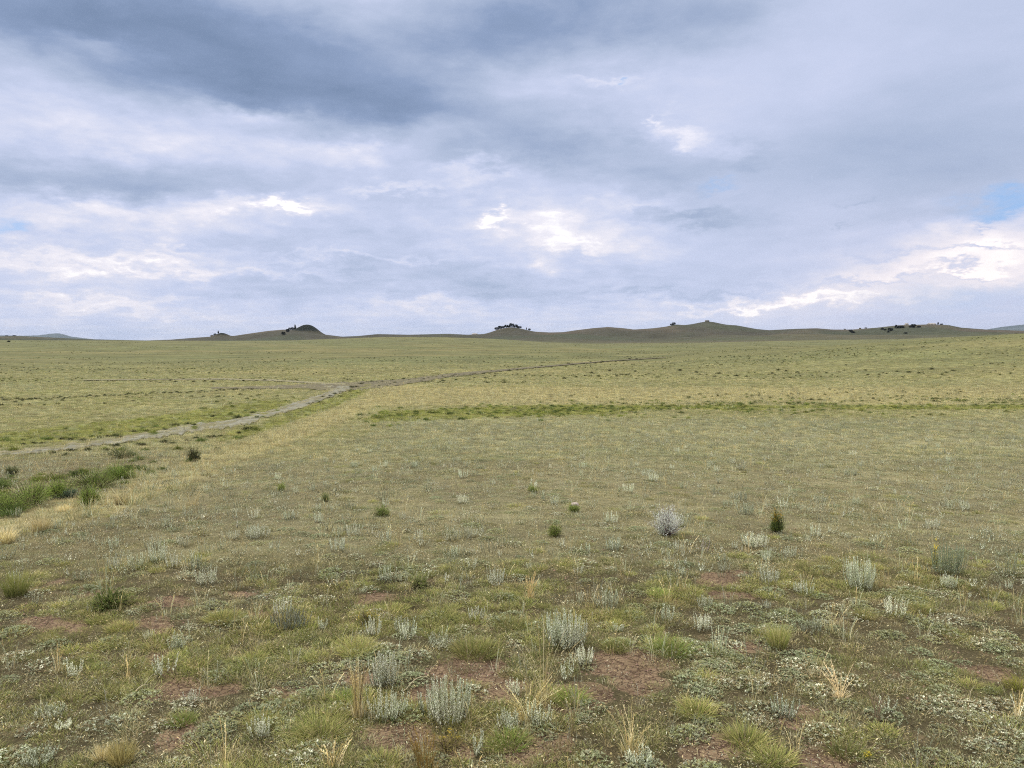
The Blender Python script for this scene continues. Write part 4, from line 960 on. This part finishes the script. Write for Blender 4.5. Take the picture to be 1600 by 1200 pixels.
HARD = [(440, 322, 50, 10, .50), (410, 330, 16, 14, .2), (345, 322, 60, 16, .22, 12), (740, 275, 75, 18, .30), (600, 298, 75, 9, .26), (150, 325, 130, 18, .24), (60, 345, 90, 20, .12), (782, 342, 28, 11, .55), (880, 355, 70, 24, .24), (900, 387, 80, 12, .26), (1065, 208, 40, 13, .36), (1034, 188, 8, 12, .35),
        (150, 412, 230, 14, .30), (420, 425, 170, 8, .18), (250, 390, 60, 8, .22), (560, 405, 150, 6, .20), (1540, 365, 130, 30, .34), (1500, 415, 220, 28, .28), (1340, 440, 160, 14, .16), (1300, 468, 150, 11, .32), (1140, 478, 100, 6, .26), (150, 472, 150, 10, .24), (200, 490, 160, 8, .14), (660, 480, 100, 8, .18), (950, 130, 46, 8, .22), (1000, 320, 60, 12, .16),
        (640, 320, 160, 14, -.10), (1080, 337, 90, 14, -.26), (1165, 245, 60, 16, -.12), (1370, 440, 110, 5, -.30), (1530, 385, 40, 3, -.45), (1480, 392, 60, 3, -.25), (1500, 428, 60, 4, -.3), (1545, 352, 26, 3, -.4), (560, 345, 200, 10, -.05), (1380, 398, 60, 10, -.14), (1100, 455, 240, 7, -.14), (1345, 318, 20, 6, -.12), (1305, 358, 16, 3, -.12)]
V = t.math('ADD', 0.575, 0)
for b in SOFT: V = blob(Psoft, *b, *([0] if len(b) == 5 else []), V)
Phard = t.vec('ADD', Phard, t.vec('SCALE', (1, 1, 0), t.math('MULTIPLY', V, 1e-6)))   # keeps the shader's evaluation in two batches
for b in HARD: V = blob(Phard, *b[:4], b[4] * .8, b[5] if len(b) > 5 else 0, V)
# projected cloud deck for streaky detail
inv = t.math('DIVIDE', 1.0, t.math('ADD', dzc, .10))
q = t.vec('SCALE', D, inv); q = t.vec('MULTIPLY', q, (1, 1, 0))
n1 = t.noise(q, .9, 6, .55, .4); n2 = t.noise(q, 3.0, 6, .62, .3); n3 = t.noise(dv.outputs[0], 9, 7, .6, .3)
low = t.rng(el, .0, .30, 1, .45)
V = t.math('ADD', V, t.math('MULTIPLY', t.math('SUBTRACT', n1, .5), .26))
right = t.rng(az, .12, .30, 1, .35)
V = t.math('ADD', V, t.math('MULTIPLY', t.math('MULTIPLY', t.math('SUBTRACT', n2, .5), .34), t.math('MULTIPLY', low, right)))
V = t.math('ADD', V, t.math('MULTIPLY', t.math('MULTIPLY', t.math('SUBTRACT', n3, .5), .40), right))
n4 = t.noise(dv.outputs[0], 30, 6, .6, .2)
V = t.math('ADD', V, t.math('MULTIPLY', t.math('MULTIPLY', t.math('SUBTRACT', n4, .5), t.rng(V, .45, .8, .04, .42)), right))
V = t.math('ADD', V, t.rng(el, .10, .0, 0, .06))
cr = t.add('ShaderNodeValToRGB'); t.put(cr.inputs[0], V)
stops = [(0.0, (118, 137, 168)), (.2, (136, 154, 186)), (.42, (169, 182, 208)), (.6, (191, 200, 226)), (.78, (210, 214, 233)), (.92, (228, 228, 241)), (1.0, (246, 246, 252))]
e = cr.color_ramp.elements; e[0].position, e[0].color = stops[0][0], (*lin(*stops[0][1]), 1); e[1].position, e[1].color = 1.0, (*lin(*stops[-1][1]), 1)
for ps, cc in stops[1:-1]: k = e.new(ps); k.color = (*lin(*cc), 1)
sky = t.add('ShaderNodeTexSky', sky_type='NISHITA', sun_disc=False, sun_elevation=SUN_EL, sun_rotation=SUN_AZ)
skyc = t.vec('SCALE', sky.outputs[0], .09)
gap = t.math('ADD', t.math('ADD', blob(Phard, 1580, 312, 70, 17, .95, 8), blob(Phard, 0, 360, 22, 14, .7)), t.math('ADD', blob(Phard, 1500, 470, 130, 22, .35), t.math('ADD', blob(Phard, 972, 130, 8, 4, .6), blob(Phard, 1132, 286, 26, 6, .4))), clamp=True)
col = t.mix(gap, cr.outputs[0], t.mix(.8, skyc, lin(150, 188, 238)))
col = t.mix(t.rng(az, .2, .5, 0, 1), col, t.mix(t.rng(el, .22, .04), col, t.mix(1, col, (1.04, 1.0, .97), 'MULTIPLY')))
col = t.mix(t.math('MULTIPLY', t.rng(el, .30, .05), t.rng(V, .62, .9)), col, t.mix(1, col, (1.03, 1.0, .955), 'MULTIPLY'))
zen = t.rng(el, .46, 1.0, 0, 1)
col = t.mix(zen, col, t.vec('MULTIPLY', col, (3.4, 2.8, 2.0)))  # unseen sky overhead boosted and warmed to add light on the ground
bg = t.add('ShaderNodeBackground'); t.put(bg.inputs[0], col); bg.inputs[1].default_value = .78
wo = t.add('ShaderNodeOutputWorld'); t.l.new(bg.outputs[0], wo.inputs[0])
w.cycles.sampling_method = 'MANUAL'; w.cycles.sample_map_resolution = 512

sl = bpy.data.lights.new('sun', 'SUN'); sl.energy = 1.5; sl.angle = math.radians(10); sl.color = (1, .95, .86)
so = bpy.data.objects.new('sun', sl); COL.objects.link(so)
from mathutils import Vector
sd = Vector((math.cos(SUN_EL) * math.sin(SUN_AZ), math.cos(SUN_EL) * math.cos(SUN_AZ), math.sin(SUN_EL)))
so.rotation_euler = (-sd).to_track_quat('-Z', 'Y').to_euler()

cam = bpy.data.cameras.new('camera'); co = bpy.data.objects.new('camera', cam); COL.objects.link(co)
cam.sensor_width = 36; cam.lens = 36 * F / 1600; cam.clip_start = .05; cam.clip_end = 60000
co.location = (0, 0, EYE); co.rotation_euler = (math.pi / 2 + TH, 0, 0); S.camera = co
S.view_settings.view_transform = 'Standard'; S.view_settings.look = 'None'; S.view_settings.exposure = .53; S.view_settings.gamma = 1
S.cycles.max_bounces = 5; S.cycles.diffuse_bounces = 3; S.cycles.transmission_bounces = 3; S.cycles.volume_bounces = 0; S.cycles.transparent_max_bounces = 4
S.cycles.pixel_filter_type = 'BLACKMAN_HARRIS'; S.cycles.filter_width = 1.1; S.cycles.use_adaptive_sampling = True; S.cycles.adaptive_threshold = .012; S.cycles.use_denoising = False; S.cycles.denoiser = 'OPENIMAGEDENOISE'
